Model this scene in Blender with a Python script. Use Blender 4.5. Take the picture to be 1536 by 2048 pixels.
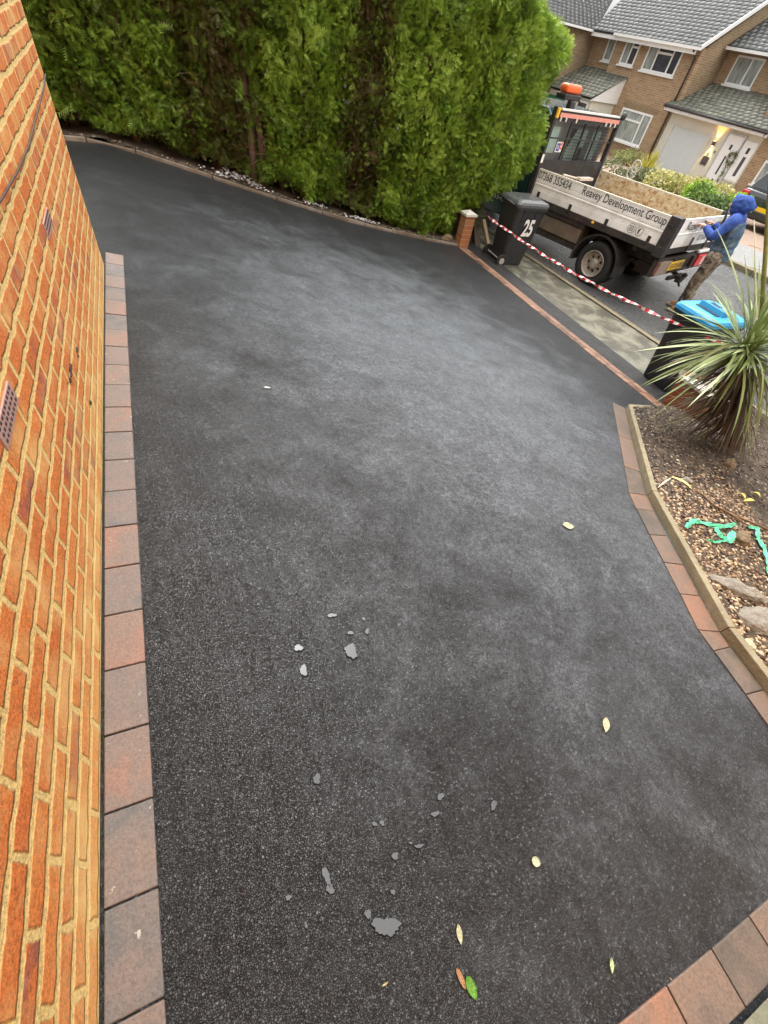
import bpy, bmesh, math, random
import numpy as np
from mathutils import Vector, Matrix
random.seed(7); RNG = np.random.default_rng(7)
PI = math.pi
for o in list(bpy.data.objects): bpy.data.objects.remove(o)
scene = bpy.context.scene
COL = scene.collection

# ---------------------------------------------------------------- camera
IW, IH = 1536.0, 2048.0
FPX = 863.0
CX, CY = 768.0, 1024.0
def nrm(a): a = np.array(a, float); return a/np.linalg.norm(a)
_down = nrm([600-CX, 1770-CY, FPX])            # nadir
_y = nrm([210-CX, -100-CY, FPX])               # direction of the house wall
_z = -_down
_y = nrm(_y - _z*np.dot(_y, _z))
_x = np.cross(_y, _z)
RC = np.stack([_x, _y, _z])                    # camera (right, down, forward) -> world
CAMH = 1.5
right, up, back = RC @ [1, 0, 0], RC @ [0, -1, 0], RC @ [0, 0, -1]
cam_d = bpy.data.cameras.new('camera'); cam = bpy.data.objects.new('camera', cam_d); COL.objects.link(cam)
cam.matrix_world = Matrix(((right[0], up[0], back[0], 0), (right[1], up[1], back[1], 0), (right[2], up[2], back[2], CAMH), (0, 0, 0, 1)))
cam_d.sensor_fit = 'VERTICAL'; cam_d.sensor_height = 36; cam_d.lens = FPX/IH*36
cam_d.clip_start = 0.05; cam_d.clip_end = 900
scene.camera = cam

# ---------------------------------------------------------------- light
SUN_EL, SUN_AZ = math.radians(60), math.radians(-80)
world = bpy.data.worlds.new('World'); scene.world = world; world.use_nodes = True
wn = world.node_tree; wn.nodes.clear()
sky = wn.nodes.new('ShaderNodeTexSky'); sky.sky_type = 'NISHITA'; sky.sun_disc = False
sky.sun_elevation = SUN_EL; sky.sun_rotation = SUN_AZ + PI/2; sky.air_density = 1.0; sky.dust_density = 6.0; sky.ozone_density = 1.0
hs = wn.nodes.new('ShaderNodeHueSaturation'); hs.inputs['Saturation'].default_value = 0.16
bg = wn.nodes.new('ShaderNodeBackground'); bg.inputs['Strength'].default_value = 0.15
wo = wn.nodes.new('ShaderNodeOutputWorld')
wn.links.new(sky.outputs[0], hs.inputs['Color']); wn.links.new(hs.outputs[0], bg.inputs['Color']); wn.links.new(bg.outputs[0], wo.inputs['Surface'])
sd = bpy.data.lights.new('sun', 'SUN'); sd.energy = 1.15; sd.angle = math.radians(75); sd.color = (1.0, 0.96, 0.9)
sun = bpy.data.objects.new('sun', sd); COL.objects.link(sun)
_sd = Vector((math.cos(SUN_EL)*math.cos(SUN_AZ), math.cos(SUN_EL)*math.sin(SUN_AZ), math.sin(SUN_EL)))
sun.rotation_euler = _sd.to_track_quat('Z', 'Y').to_euler(); sun.location = (0, 0, 30)
scene.view_settings.view_transform = 'Standard'; scene.view_settings.look = 'None'
scene.view_settings.exposure = 1.35; scene.view_settings.gamma = 1
scene.view_settings.use_curve_mapping = False
scene.cycles.use_denoising = True
scene.cycles.max_bounces = 6

# ---------------------------------------------------------------- helpers
def ray(px, py): return RC @ np.array([px-CX, py-CY, FPX])
def on_z(px, py, z): r = ray(px, py); t = (z-CAMH)/r[2]; return np.array([0, 0, CAMH]) + t*r
def on_plane(px, py, n, c):
    r = ray(px, py); n = np.array(n, float); t = (c-n[2]*CAMH)/np.dot(n, r); return np.array([0, 0, CAMH]) + t*r
def at_dist(px, py, d): r = ray(px, py); t = d/math.hypot(r[0], r[1]); return np.array([0, 0, CAMH]) + t*r
A8 = math.radians(8); CA, SA = math.cos(A8), math.sin(A8)
def hp(u, c, z): return (c*CA-u*SA, c*SA+u*CA, z)        # street frame: u along the houses, c across the street

_zn = ([-60, -.45, 1, 2, 3, 4, 5.1], [0, 0, -.12, -.26, -.52, -.78, -1.05])
_zf = ([-60, -.45, .27, 1.03, 1.65, 2.76, 4.16, 5.1], [.03, -.02, -.18, -.36, -.50, -.74, -.96, -1.07])
def sstep(t): t = min(1, max(0, t)); return t*t*(3-2*t)
def gz(x, y):
    if x < 5.1:
        k = sstep((y-0.6)/4.5)
        return float(np.interp(x, *_zn)*(1-k) + np.interp(x, *_zf)*k)
    c = x*CA+y*SA
    if c > 13.1: return float(np.interp(c, [13.1, 15.6, 24], [-1.2, -1.27, -1.75]))
    return float(np.interp(x, [5.1, 6.4, 7.0], [-1.06, -1.15, -1.19]))
def pg(px, py, off=0.0):
    z = -.5
    for _ in range(80):
        p = on_z(px, py, z); z = .6*z + .4*(gz(p[0], p[1])+off)
    return np.array([p[0], p[1], z])

class MB:
    def __init__(s): s.v = []; s.f = []; s.m = []; s.uv = None
    def add(s, vs, fs, mi=0):
        n = len(s.v); s.v += [tuple(map(float, v)) for v in vs]; s.f += [tuple(i+n for i in f) for f in fs]; s.m += [mi]*len(fs); return s
    def box(s, x0, x1, y0, y1, z0, z1, M=None, mi=0, taper=None):
        vs = [(x0, y0, z0), (x1, y0, z0), (x1, y1, z0), (x0, y1, z0), (x0, y0, z1), (x1, y0, z1), (x1, y1, z1), (x0, y1, z1)]
        if M is not None: vs = [tuple(M @ Vector(v)) for v in vs]
        return s.add(vs, [(3, 2, 1, 0), (4, 5, 6, 7), (0, 1, 5, 4), (1, 2, 6, 5), (2, 3, 7, 6), (3, 0, 4, 7)], mi)
    def hexa(s, b, t, mi=0):   # 4 bottom, 4 top points
        return s.add(list(b)+list(t), [(3, 2, 1, 0), (4, 5, 6, 7), (0, 1, 5, 4), (1, 2, 6, 5), (2, 3, 7, 6), (3, 0, 4, 7)], mi)
    def quad(s, a, b, c, d, mi=0): return s.add([a, b, c, d], [(0, 1, 2, 3)], mi)
    def prism(s, poly, axis, a, b, M=None, mi=0):  # poly in the two other axes
        n = len(poly)
        def mk(p, h):
            v = {0: (h, p[0], p[1]), 1: (p[0], h, p[1]), 2: (p[0], p[1], h)}[axis]
            return tuple(M @ Vector(v)) if M is not None else v
        vs = [mk(p, a) for p in poly]+[mk(p, b) for p in poly]
        fs = [tuple(range(n-1, -1, -1)), tuple(range(n, 2*n))]+[(i, (i+1) % n, n+(i+1) % n, n+i) for i in range(n)]
        return s.add(vs, fs, mi)
    def tube(s, pts, rad, n=8, mi=0, cap=True, flat=None):
        pts = [Vector(p) for p in pts]
        if not hasattr(rad, '__len__'): rad = [rad]*len(pts)
        prev = None; rings = []
        for i, p in enumerate(pts):
            t = (pts[min(i+1, len(pts)-1)]-pts[max(i-1, 0)]).normalized()
            if prev is None:
                a = t.orthogonal().normalized()
            else:
                a = (prev - t*prev.dot(t)).normalized()
            prev = a; b = t.cross(a)
            rings.append([tuple(p + rad[i]*(math.cos(2*PI*k/n)*a + math.sin(2*PI*k/n)*b)) for k in range(n)])
        vs = [v for r in rings for v in r]; fs = []
        for i in range(len(pts)-1):
            for k in range(n): fs.append((i*n+k, i*n+(k+1) % n, (i+1)*n+(k+1) % n, (i+1)*n+k))
        if cap: fs.append(tuple(range(n-1, -1, -1))); fs.append(tuple((len(pts)-1)*n+k for k in range(n)))
        return s.add(vs, fs, mi)
    def lathe(s, prof, n=24, M=None, mi=0):  # prof: (r, h) about x axis
        vs = []
        for r, h in prof:
            for k in range(n):
                v = (h, r*math.cos(2*PI*k/n), r*math.sin(2*PI*k/n)); vs.append(tuple(M @ Vector(v)) if M is not None else v)
        fs = [(i*n+k, i*n+(k+1) % n, (i+1)*n+(k+1) % n, (i+1)*n+k) for i in range(len(prof)-1) for k in range(n)]
        return s.add(vs, fs, mi)
    def ball(s, c, r, M=None, mi=0, nu=12, nv=8, rough=0, seed=0):
        rr = random.Random(seed); vs = []; fs = []
        for j in range(nv+1):
            th = PI*j/nv
            for i in range(nu):
                ph = 2*PI*i/nu; k = 1+rough*rr.uniform(-1, 1) if 0 < j < nv else 1
                v = Vector((r[0]*math.sin(th)*math.cos(ph)*k, r[1]*math.sin(th)*math.sin(ph)*k, r[2]*math.cos(th)*k))
                if M is not None: v = M @ v
                vs.append(tuple(v+Vector(c)))
        for j in range(nv):
            for i in range(nu): fs.append((j*nu+i, (j+1)*nu+i, (j+1)*nu+(i+1) % nu, j*nu+(i+1) % nu))
        return s.add(vs, fs, mi)
    def text(s, txt, size, origin, xd, yd, xs=1.0, shear=0.0, off=0, mi=0, align='LEFT', width=None, bold=0.0):
        cu = bpy.data.curves.new('t', 'FONT'); cu.body = txt; cu.size = 1.0; cu.shear = shear; cu.resolution_u = 3; cu.offset = bold
        o = bpy.data.objects.new('t', cu); COL.objects.link(o)
        dg = bpy.context.evaluated_depsgraph_get(); me = bpy.data.meshes.new_from_object(o.evaluated_get(dg))
        vs = np.array([v.co[:] for v in me.vertices]); fs = [tuple(p.vertices) for p in me.polygons]
        bpy.data.objects.remove(o); bpy.data.curves.remove(cu); bpy.data.meshes.remove(me)
        x0, x1 = vs[:, 0].min(), vs[:, 0].max()
        if width: xs = width/((x1-x0)*size)
        xd, yd = Vector(xd).normalized(), Vector(yd).normalized(); nd = xd.cross(yd); O = Vector(origin)
        if align == 'CENTER': vs[:, 0] -= (x0+x1)/2
        else: vs[:, 0] -= x0
        return s.add([tuple(O + xd*(v[0]*size*xs) + yd*(v[1]*size) + nd*off) for v in vs], fs, mi)
    def build(s, name, mat, parent=None, smooth=False, bevel=0, bseg=2, solid=0):
        me = bpy.data.meshes.new(name); me.from_pydata(s.v, [], s.f)
        mats = mat if isinstance(mat, (list, tuple)) else [mat]
        for m in mats: me.materials.append(m)
        if len(mats) > 1: me.polygons.foreach_set('material_index', s.m)
        if smooth: me.polygons.foreach_set('use_smooth', [True]*len(me.polygons))
        me.update()
        o = bpy.data.objects.new(name, me); COL.objects.link(o)
        if parent is not None: o.parent = parent
        if solid:
            m = o.modifiers.new('solid', 'SOLIDIFY'); m.thickness = solid; m.offset = 0
        if bevel:
            m = o.modifiers.new('bevel', 'BEVEL'); m.width = bevel; m.segments = bseg; m.limit_method = 'ANGLE'; m.angle_limit = math.radians(40)
        return o

def tag(o, label, cat, group=None, kind=None):
    o['label'] = label; o['category'] = cat
    if group: o['group'] = group
    if kind: o['kind'] = kind
    return o
def struct(o): o['kind'] = 'structure'; return o
def empty(name, loc=(0, 0, 0), M=None):
    o = bpy.data.objects.new(name, None); COL.objects.link(o); o.empty_display_size = .1
    if M is not None: o.matrix_world = M
    else: o.location = loc
    return o
def frame(loc, yaw, pitch=0, roll=0):
    return Matrix.Translation(Vector([float(v) for v in loc])) @ Matrix.Rotation(yaw, 4, 'Z') @ Matrix.Rotation(pitch, 4, 'X') @ Matrix.Rotation(roll, 4, 'Y')

# ---------------------------------------------------------------- materials
def new_mat(name):
    m = bpy.data.materials.new(name); m.use_nodes = True; nt = m.node_tree
    b = nt.nodes['Principled BSDF']; return m, nt, b
def N(nt, t, **kw):
    n = nt.nodes.new(t)
    for k, v in kw.items(): setattr(n, k, v)
    return n
def noise(nt, vec, scale, detail=4, rough=.55, dist=0):
    n = N(nt, 'ShaderNodeTexNoise'); n.inputs['Scale'].default_value = scale; n.inputs['Detail'].default_value = detail
    n.inputs['Roughness'].default_value = rough; n.inputs['Distortion'].default_value = dist
    if vec is not None: nt.links.new(vec, n.inputs['Vector'])
    return n.outputs['Fac']
def ramp(nt, fac, stops, interp='LINEAR'):
    r = N(nt, 'ShaderNodeValToRGB'); r.color_ramp.interpolation = interp
    while len(r.color_ramp.elements) < len(stops): r.color_ramp.elements.new(.5)
    for e, (p, c) in zip(r.color_ramp.elements, stops):
        e.position = p; e.color = (*c, 1) if hasattr(c, '__len__') else (c, c, c, 1)
    nt.links.new(fac, r.inputs[0]); return r.outputs[0]
def mix(nt, fac, a, b, mode='MIX'):
    n = N(nt, 'ShaderNodeMix', data_type='RGBA', blend_type=mode)
    if isinstance(fac, (int, float)): n.inputs[0].default_value = fac
    else: nt.links.new(fac, n.inputs[0])
    for i, v in ((6, a), (7, b)):
        if hasattr(v, 'is_linked') or isinstance(v, bpy.types.NodeSocket): nt.links.new(v, n.inputs[i])
        else: n.inputs[i].default_value = (*v, 1)
    return n.outputs[2]
def math_(nt, op, a, b=0.0, c=None):
    n = N(nt, 'ShaderNodeMath', operation=op)
    for i, v in enumerate((a, b) if c is None else (a, b, c)):
        if isinstance(v, (int, float)): n.inputs[i].default_value = v
        else: nt.links.new(v, n.inputs[i])
    return n.outputs[0]
def bump(nt, b, h, strength=.3, dist=.01, prev=None):
    n = N(nt, 'ShaderNodeBump'); n.inputs['Strength'].default_value = strength; n.inputs['Distance'].default_value = dist
    nt.links.new(h, n.inputs['Height'])
    if prev is not None: nt.links.new(prev, n.inputs['Normal'])
    nt.links.new(n.outputs[0], b.inputs['Normal']); return n.outputs[0]
def ocoord(nt): return N(nt, 'ShaderNodeTexCoord').outputs['Object']
def pm(name, col, rough=.5, var=.15, scale=8, bs=0, bscale=60, metal=0, dirt=None, dscale=3, damt=.5, coat=0, spec=.5, hue=None):
    """general procedural material: base colour broken by noise, optional dirt patches and bump"""
    m, nt, b = new_mat(name); oc = ocoord(nt)
    n1 = noise(nt, oc, scale, 5, .6)
    c = ramp(nt, n1, [(.25, tuple(x*(1-var) for x in col)), (.75, tuple(min(1, x*(1+var)) for x in (hue or col)))])
    if dirt:
        d = ramp(nt, noise(nt, oc, dscale, 6, .65, .4), [(.45, 0.0), (.75, damt)])
        c = mix(nt, d, c, dirt)
    nt.links.new(c, b.inputs['Base Color'])
    rr = ramp(nt, noise(nt, oc, scale*2.3, 4), [(.3, max(0.02, rough-.1)), (.7, min(1, rough+.1))]); nt.links.new(rr, b.inputs['Roughness'])
    b.inputs['Metallic'].default_value = metal; b.inputs['Coat Weight'].default_value = coat; b.inputs['Specular IOR Level'].default_value = spec
    if bs: bump(nt, b, noise(nt, oc, bscale, 4, .6), bs, .01)
    return m
def emit(name, col, s):
    m, nt, b = new_mat(name); b.inputs['Base Color'].default_value = (*col, 1)
    b.inputs['Emission Color'].default_value = (*col, 1); b.inputs['Emission Strength'].default_value = s; return m

def brick_mat(name, c1, c2, mortar, axes='YZ', dark=None, smear=.5, wob=.004, msize=.006, grain=.5, mscale=1.0, fine=True, bst=.5, lowdirt=None):
    m, nt, b = new_mat(name); oc = ocoord(nt)
    sep = N(nt, 'ShaderNodeSeparateXYZ'); nt.links.new(oc, sep.inputs[0])
    comb = N(nt, 'ShaderNodeCombineXYZ')
    nt.links.new(sep.outputs['XYZ'.index(axes[0])], comb.inputs[0]); nt.links.new(sep.outputs['XYZ'.index(axes[1])], comb.inputs[1])
    wn_ = N(nt, 'ShaderNodeTexNoise'); wn_.inputs['Scale'].default_value = 14; wn_.inputs['Detail'].default_value = 4; nt.links.new(oc, wn_.inputs['Vector'])
    vm = N(nt, 'ShaderNodeVectorMath', operation='SUBTRACT'); nt.links.new(wn_.outputs['Color'], vm.inputs[0]); vm.inputs[1].default_value = (.5, .5, .5)
    vs = N(nt, 'ShaderNodeVectorMath', operation='SCALE'); nt.links.new(vm.outputs[0], vs.inputs[0]); vs.inputs['Scale'].default_value = wob*5
    va = N(nt, 'ShaderNodeVectorMath', operation='ADD'); nt.links.new(comb.outputs[0], va.inputs[0]); nt.links.new(vs.outputs[0], va.inputs[1])
    bt = N(nt, 'ShaderNodeTexBrick'); nt.links.new(va.outputs[0], bt.inputs['Vector'])
    bt.inputs['Scale'].default_value = 1; bt.inputs['Brick Width'].default_value = .225*mscale; bt.inputs['Row Height'].default_value = .075*mscale
    bt.inputs['Mortar Size'].default_value = msize; bt.inputs['Mortar Smooth'].default_value = .55; bt.inputs['Bias'].default_value = 0
    bt.inputs['Color1'].default_value = (*c1, 1); bt.inputs['Color2'].default_value = (*c2, 1); bt.inputs['Mortar'].default_value = (*mortar, 1)
    # per brick value from a second brick texture without mortar
    b2 = N(nt, 'ShaderNodeTexBrick'); nt.links.new(comb.outputs[0], b2.inputs['Vector'])
    b2.inputs['Scale'].default_value = 1; b2.inputs['Brick Width'].default_value = .225*mscale; b2.inputs['Row Height'].default_value = .075*mscale
    b2.inputs['Mortar Size'].default_value = 0; b2.inputs['Color1'].default_value = (0, 0, 0, 1); b2.inputs['Color2'].default_value = (1, 1, 1, 1)
    c = bt.outputs['Color']
    if dark:
        sel = ramp(nt, b2.outputs['Color'], [(.78, 0.0), (.92, .8)])
        sel = math_(nt, 'MULTIPLY', sel, ramp(nt, noise(nt, oc, 16, 3), [(.42, .0), (.62, 1.0)]))
        sel = math_(nt, 'MULTIPLY', sel, ramp(nt, bt.outputs['Fac'], [(0, 1.0), (.5, 0.0)]))
        c = mix(nt, sel, c, dark)
    g = noise(nt, oc, 150 if fine else 60, 4, .75)
    c = mix(nt, .65*grain, c, ramp(nt, g, [(.3, .12), (.6, 1.0)]), 'MULTIPLY')
    if smear:
        s1 = ramp(nt, noise(nt, oc, 5.5, 6, .62, .5), [(.46, 0.0), (.68, smear)])
        if lowdirt:
            mr = N(nt, 'ShaderNodeMapRange'); nt.links.new(sep.outputs[2], mr.inputs[0]); mr.inputs[1].default_value = 0.0; mr.inputs[2].default_value = .32
            mr.inputs[3].default_value = lowdirt; mr.inputs[4].default_value = 0.0
            s1 = math_(nt, 'ADD', s1, math_(nt, 'MULTIPLY', mr.outputs[0], noise(nt, oc, 9, 4)))
        c = mix(nt, s1, c, tuple(x*.92 for x in mortar))
    nt.links.new(c, b.inputs['Base Color']); b.inputs['Roughness'].default_value = .85; b.inputs['Specular IOR Level'].default_value = .3
    h = math_(nt, 'ADD', math_(nt, 'MULTIPLY', bt.outputs['Fac'], -.8), math_(nt, 'MULTIPLY', g, .35))
    bump(nt, b, h, bst, .008)
    return m

M_ = {}
def tarmac_mat(name, dark=.012, light=.055, patch=.5, wet=.45, gs=170, tint=(1, 1, .98), dry=None, rvar=.2):  # dry: ellipse and tone of the painted sheen
    m, nt, b = new_mat(name); oc = ocoord(nt)
    wv = N(nt, 'ShaderNodeTexNoise'); wv.inputs['Scale'].default_value = gs*.9; wv.inputs['Detail'].default_value = 3; nt.links.new(oc, wv.inputs['Vector'])
    ws = N(nt, 'ShaderNodeVectorMath', operation='SCALE'); nt.links.new(wv.outputs['Color'], ws.inputs[0]); ws.inputs['Scale'].default_value = 1.6/gs
    wa = N(nt, 'ShaderNodeVectorMath', operation='ADD'); nt.links.new(oc, wa.inputs[0]); nt.links.new(ws.outputs[0], wa.inputs[1]); oc0, oc = oc, wa.outputs[0]
    vo = N(nt, 'ShaderNodeTexVoronoi'); vo.inputs['Scale'].default_value = gs; vo.inputs['Randomness'].default_value = .95; nt.links.new(oc, vo.inputs['Vector'])
    ve = N(nt, 'ShaderNodeTexVoronoi', feature='DISTANCE_TO_EDGE'); ve.inputs['Scale'].default_value = gs; ve.inputs['Randomness'].default_value = .95; nt.links.new(oc, ve.inputs['Vector'])
    oc = oc0; sepc = N(nt, 'ShaderNodeSeparateColor'); nt.links.new(vo.outputs['Color'], sepc.inputs[0])
    c = ramp(nt, sepc.outputs[0], [(0, tuple(dark*t for t in tint)), (.62, tuple(dark*2.2*t for t in tint)), (.86, tuple(light*.55*t for t in tint)), (1, tuple(light*1.5*t for t in tint))])
    c = mix(nt, 1.0, c, ramp(nt, ve.outputs['Distance'], [(.0, .5), (.14, 1.0)]), 'MULTIPLY')
    mott = ramp(nt, noise(nt, oc, 38, 6, .82, .3), [(.36, .35), (.64, 1.55)])
    c = mix(nt, .8, c, mott, 'MULTIPLY')
    big = ramp(nt, noise(nt, oc, 1.1, 5, .6, .6), [(.42, 0.0), (.7, patch)])
    fin = ramp(nt, noise(nt, oc, 30, 6, .8, .5), [(.42, .0), (.62, 1.0)])
    c = mix(nt, math_(nt, 'MULTIPLY', big, fin), c, tuple(light*1.6*t for t in tint))
    if dry:   # pale dusty patch that puts the mid-drive sky sheen into the colour
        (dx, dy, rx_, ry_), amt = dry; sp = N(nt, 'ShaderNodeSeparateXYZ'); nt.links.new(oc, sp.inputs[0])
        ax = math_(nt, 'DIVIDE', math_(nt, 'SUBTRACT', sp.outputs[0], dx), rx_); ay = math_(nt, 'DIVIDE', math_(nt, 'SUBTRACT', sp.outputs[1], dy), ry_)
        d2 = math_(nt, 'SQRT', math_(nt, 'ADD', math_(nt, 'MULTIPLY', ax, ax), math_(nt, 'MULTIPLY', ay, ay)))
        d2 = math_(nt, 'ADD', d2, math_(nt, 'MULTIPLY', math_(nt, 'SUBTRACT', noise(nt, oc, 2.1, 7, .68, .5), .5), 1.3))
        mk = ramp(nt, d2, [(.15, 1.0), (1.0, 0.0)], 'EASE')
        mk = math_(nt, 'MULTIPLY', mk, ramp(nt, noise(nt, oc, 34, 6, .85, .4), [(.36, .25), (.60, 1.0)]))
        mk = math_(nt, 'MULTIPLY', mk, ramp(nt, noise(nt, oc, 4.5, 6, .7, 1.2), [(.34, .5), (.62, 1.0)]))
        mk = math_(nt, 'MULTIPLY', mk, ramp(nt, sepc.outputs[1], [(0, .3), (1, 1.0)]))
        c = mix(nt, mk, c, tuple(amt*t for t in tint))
    nt.links.new(c, b.inputs['Base Color'])
    rg = ramp(nt, noise(nt, oc, 2.2, 5, .6), [(.35, wet), (.65, min(1, wet+rvar))]); nt.links.new(rg, b.inputs['Roughness'])
    b.inputs['Specular IOR Level'].default_value = .55
    n1 = bump(nt, b, math_(nt, 'ADD', math_(nt, 'MULTIPLY', sepc.outputs[1], .8), ramp(nt, ve.outputs['Distance'], [(0, 0.0), (.2, 1.0)])), .8, .0035)
    bump(nt, b, noise(nt, oc, 5, 4), .2, .012, n1)
    return m
M_['tarmac'] = tarmac_mat('fresh_tarmac', .009, .065, .30, .36, 190, tint=(.87, .975, 1.07), dry=((2.05, 2.85, 2.7, 4.6), .34), rvar=.08)  # the dry ellipse holds the mid-drive sheen painted into the base colour
M_['tarmac_old'] = tarmac_mat('old_tarmac_strip', .016, .05, .5, .5, 110)
M_['road'] = tarmac_mat('wet_road', .045, .13, .6, .24, 90, rvar=.1)
M_['kerb'] = pm('kerb_stone', (.19, .155, .09), .7, .25, 14, .4, 70, dirt=(.10, .09, .06), dscale=6, damt=.6)
def footway_mat():
    m, nt, b = new_mat('footway_surface'); oc = ocoord(nt)
    c = ramp(nt, noise(nt, oc, 3.2, 6, .65, .4), [(.35, (.032, .030, .026)), (.48, (.06, .055, .04)), (.62, (.21, .20, .15)), (.78, (.07, .066, .052))])
    c = mix(nt, ramp(nt, noise(nt, oc, 70, 3), [(.4, 0.0), (.7, .5)]), c, (.22, .21, .15))
    nt.links.new(c, b.inputs['Base Color']); b.inputs['Roughness'].default_value = .45
    bump(nt, b, noise(nt, oc, 90, 4, .7), .5, .006); return m
M_['footway'] = footway_mat()
M_['pave_far'] = pm('far_pavement', (.22, .22, .21), .45, .3, 6, .3, 60)
M_['drive_far'] = pm('far_block_drive', (.26, .18, .13), .6, .25, 9, .3, 40)
M_['earth'] = pm('earth', (.09, .07, .05), .9, .4, 6, .6, 30)
M_['concrete'] = pm('concrete_path', (.17, .18, .125), .7, .2, 20, .4, 120, dirt=(.08, .09, .06), dscale=9)
M_['brick'] = brick_mat('house_brick', (.84, .275, .070), (.74, .205, .055), (.92, .68, .27), dark=(.36, .13, .11), smear=.5, wob=.0055, msize=.0135, grain=1.15, bst=1.0, lowdirt=.75)
M_['brick_far'] = brick_mat('far_brick_front', (.42, .275, .15), (.30, .18, .095), (.50, .43, .31), axes='YZ', smear=.15, fine=False, bst=.25, msize=.008)
M_['brick_side'] = brick_mat('far_brick_side', (.32, .225, .13), (.24, .16, .09), (.40, .34, .24), axes='XZ', smear=.15, fine=False, bst=.25, msize=.008)
M_['brick_pier'] = brick_mat('pier_brick', (.42, .17, .07), (.36, .14, .06), (.40, .33, .22), axes='YZ', smear=.3, fine=False, bst=.4)
M_['brick_pier2'] = brick_mat('planter_pier_brick', (.27, .065, .024), (.20, .05, .02), (.24, .14, .07), axes='XZ', smear=.1, fine=False, bst=.4)

def paver_mat(name, stops, spots=True):
    m, nt, b = new_mat(name); oc = ocoord(nt)
    oi = N(nt, 'ShaderNodeObjectInfo')
    va = N(nt, 'ShaderNodeVectorMath', operation='ADD'); nt.links.new(oc, va.inputs[0])
    sc = N(nt, 'ShaderNodeVectorMath', operation='SCALE'); cb = N(nt, 'ShaderNodeCombineXYZ')
    nt.links.new(oi.outputs['Random'], cb.inputs[0]); nt.links.new(oi.outputs['Random'], cb.inputs[1]); nt.links.new(cb.outputs[0], sc.inputs[0]); sc.inputs['Scale'].default_value = 37
    nt.links.new(sc.outputs[0], va.inputs[1]); v = va.outputs[0]
    f = math_(nt, 'ADD', math_(nt, 'MULTIPLY', noise(nt, v, 7, 4, .5, .8), .75), math_(nt, 'MULTIPLY', math_(nt, 'SUBTRACT', oi.outputs['Random'], .5), .42))
    f = math_(nt, 'ADD', f, .13)
    c = ramp(nt, f, stops)
    c = mix(nt, .55, c, ramp(nt, noise(nt, v, 130, 4, .7), [(.35, .35), (.6, 1.0)]), 'MULTIPLY')
    if spots: c = mix(nt, ramp(nt, noise(nt, v, 34, 3, .6), [(.69, 0.0), (.73, .6)]), c, (.55, .53, .42))
    nt.links.new(c, b.inputs['Base Color']); b.inputs['Roughness'].default_value = .55
    bump(nt, b, noise(nt, v, 170, 4, .7), .35, .004); return m
M_['paver'] = paver_mat('block_paver', [(.24, (.085, .095, .095)), (.44, (.165, .13, .11)), (.64, (.20, .14, .108)), (.90, (.29, .135, .085))])
M_['paver_red'] = paver_mat('red_block_paver', [(.24, (.10, .082, .065)), (.45, (.165, .12, .09)), (.66, (.205, .13, .09)), (.90, (.31, .135, .075))], False)
M_['old_brick'] = paver_mat('threshold_brick', [(.25, (.07, .04, .03)), (.5, (.26, .145, .09)), (.75, (.36, .21, .14))], False)

# ---------------------------------------------------------------- ground sheets
def sheet(name, f, nu, nv, mat, off=0.0, jit=0.0, kind='structure', seed=1, zf=None):
    """f(u,v)->(x,y), laid on gz + off"""
    mb = MB(); rr = random.Random(seed)
    for i in range(nu+1):
        for j in range(nv+1):
            x, y = f(i/nu, j/nv); z = (zf or gz)(x, y)+off+(rr.uniform(-jit, jit) if jit else 0)
            mb.v.append((x, y, z))
    for i in range(nu):
        for j in range(nv):
            a = i*(nv+1)+j; mb.f.append((a, a+nv+1, a+nv+2, a+1)); mb.m.append(0)
    o = mb.build(name, mat, smooth=True)
    if kind: o['kind'] = kind
    return o
def spread(t, lo, hi, c, w):  # denser around c
    return lo+(hi-lo)*t
xs_ = sorted(set([-400, -120, -40, -15, -8, -4, -2, -1] + [round(-.5+.25*i, 2) for i in range(24)] + [5.1, 5.6, 6.4, 7, 8, 10, 12, 13, 14, 15.5, 17, 20, 24, 30, 45, 80, 150, 400]))
ys_ = [-400, -120, -40, -15, -6, -3, -1.5]+[-1+.5*i for i in range(24)]+[12, 14, 17, 20, 24, 30, 45, 90, 200, 400]
mb = MB()
for x in xs_:
    for y in ys_: mb.v.append((x, y, gz(x, y)-.06))
ny = len(ys_)
for i in range(len(xs_)-1):
    for j in range(ny-1): a = i*ny+j; mb.f.append((a, a+ny, a+ny+1, a+1)); mb.m.append(0)
struct(mb.build('ground', M_['earth'], smooth=True))
THR_A, THR_B = (5.02, 7.5), (5.14, 1.2)      # street side of the drive
def thr(y): t = (7.5-y)/6.3; return 5.02+.12*t
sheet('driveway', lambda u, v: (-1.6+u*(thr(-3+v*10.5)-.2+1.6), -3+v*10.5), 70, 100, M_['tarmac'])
sheet('tarmac_strip', lambda u, v: (thr(-3+v*16)+u*.36, -3+v*16), 4, 40, M_['tarmac_old'], .0)
sheet('footway', lambda u, v: (thr(-3+v*16)+.364+u*(6.34+.075*(7.4-(-3+v*16))-thr(-3+v*16)-.364), -3+v*16), 6, 40, M_['footway'], -.004)
def kx(y): return 6.34+.075*(7.4-y)
sheet('kerb', lambda u, v: (kx(-6+v*36)+u*.125, -6+v*36), 1, 90, M_['kerb'], .012)
def far_k(v): return hp(-40+v*100, 13.1, 0)
sheet('road', lambda u, v: ((1-u)*(kx(-40+v*100)+.11)+u*far_k(v)[0], (1-u)*(-40+v*100)+u*far_k(v)[1]), 14, 100, M_['road'], -.002)
mb = MB()
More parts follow.
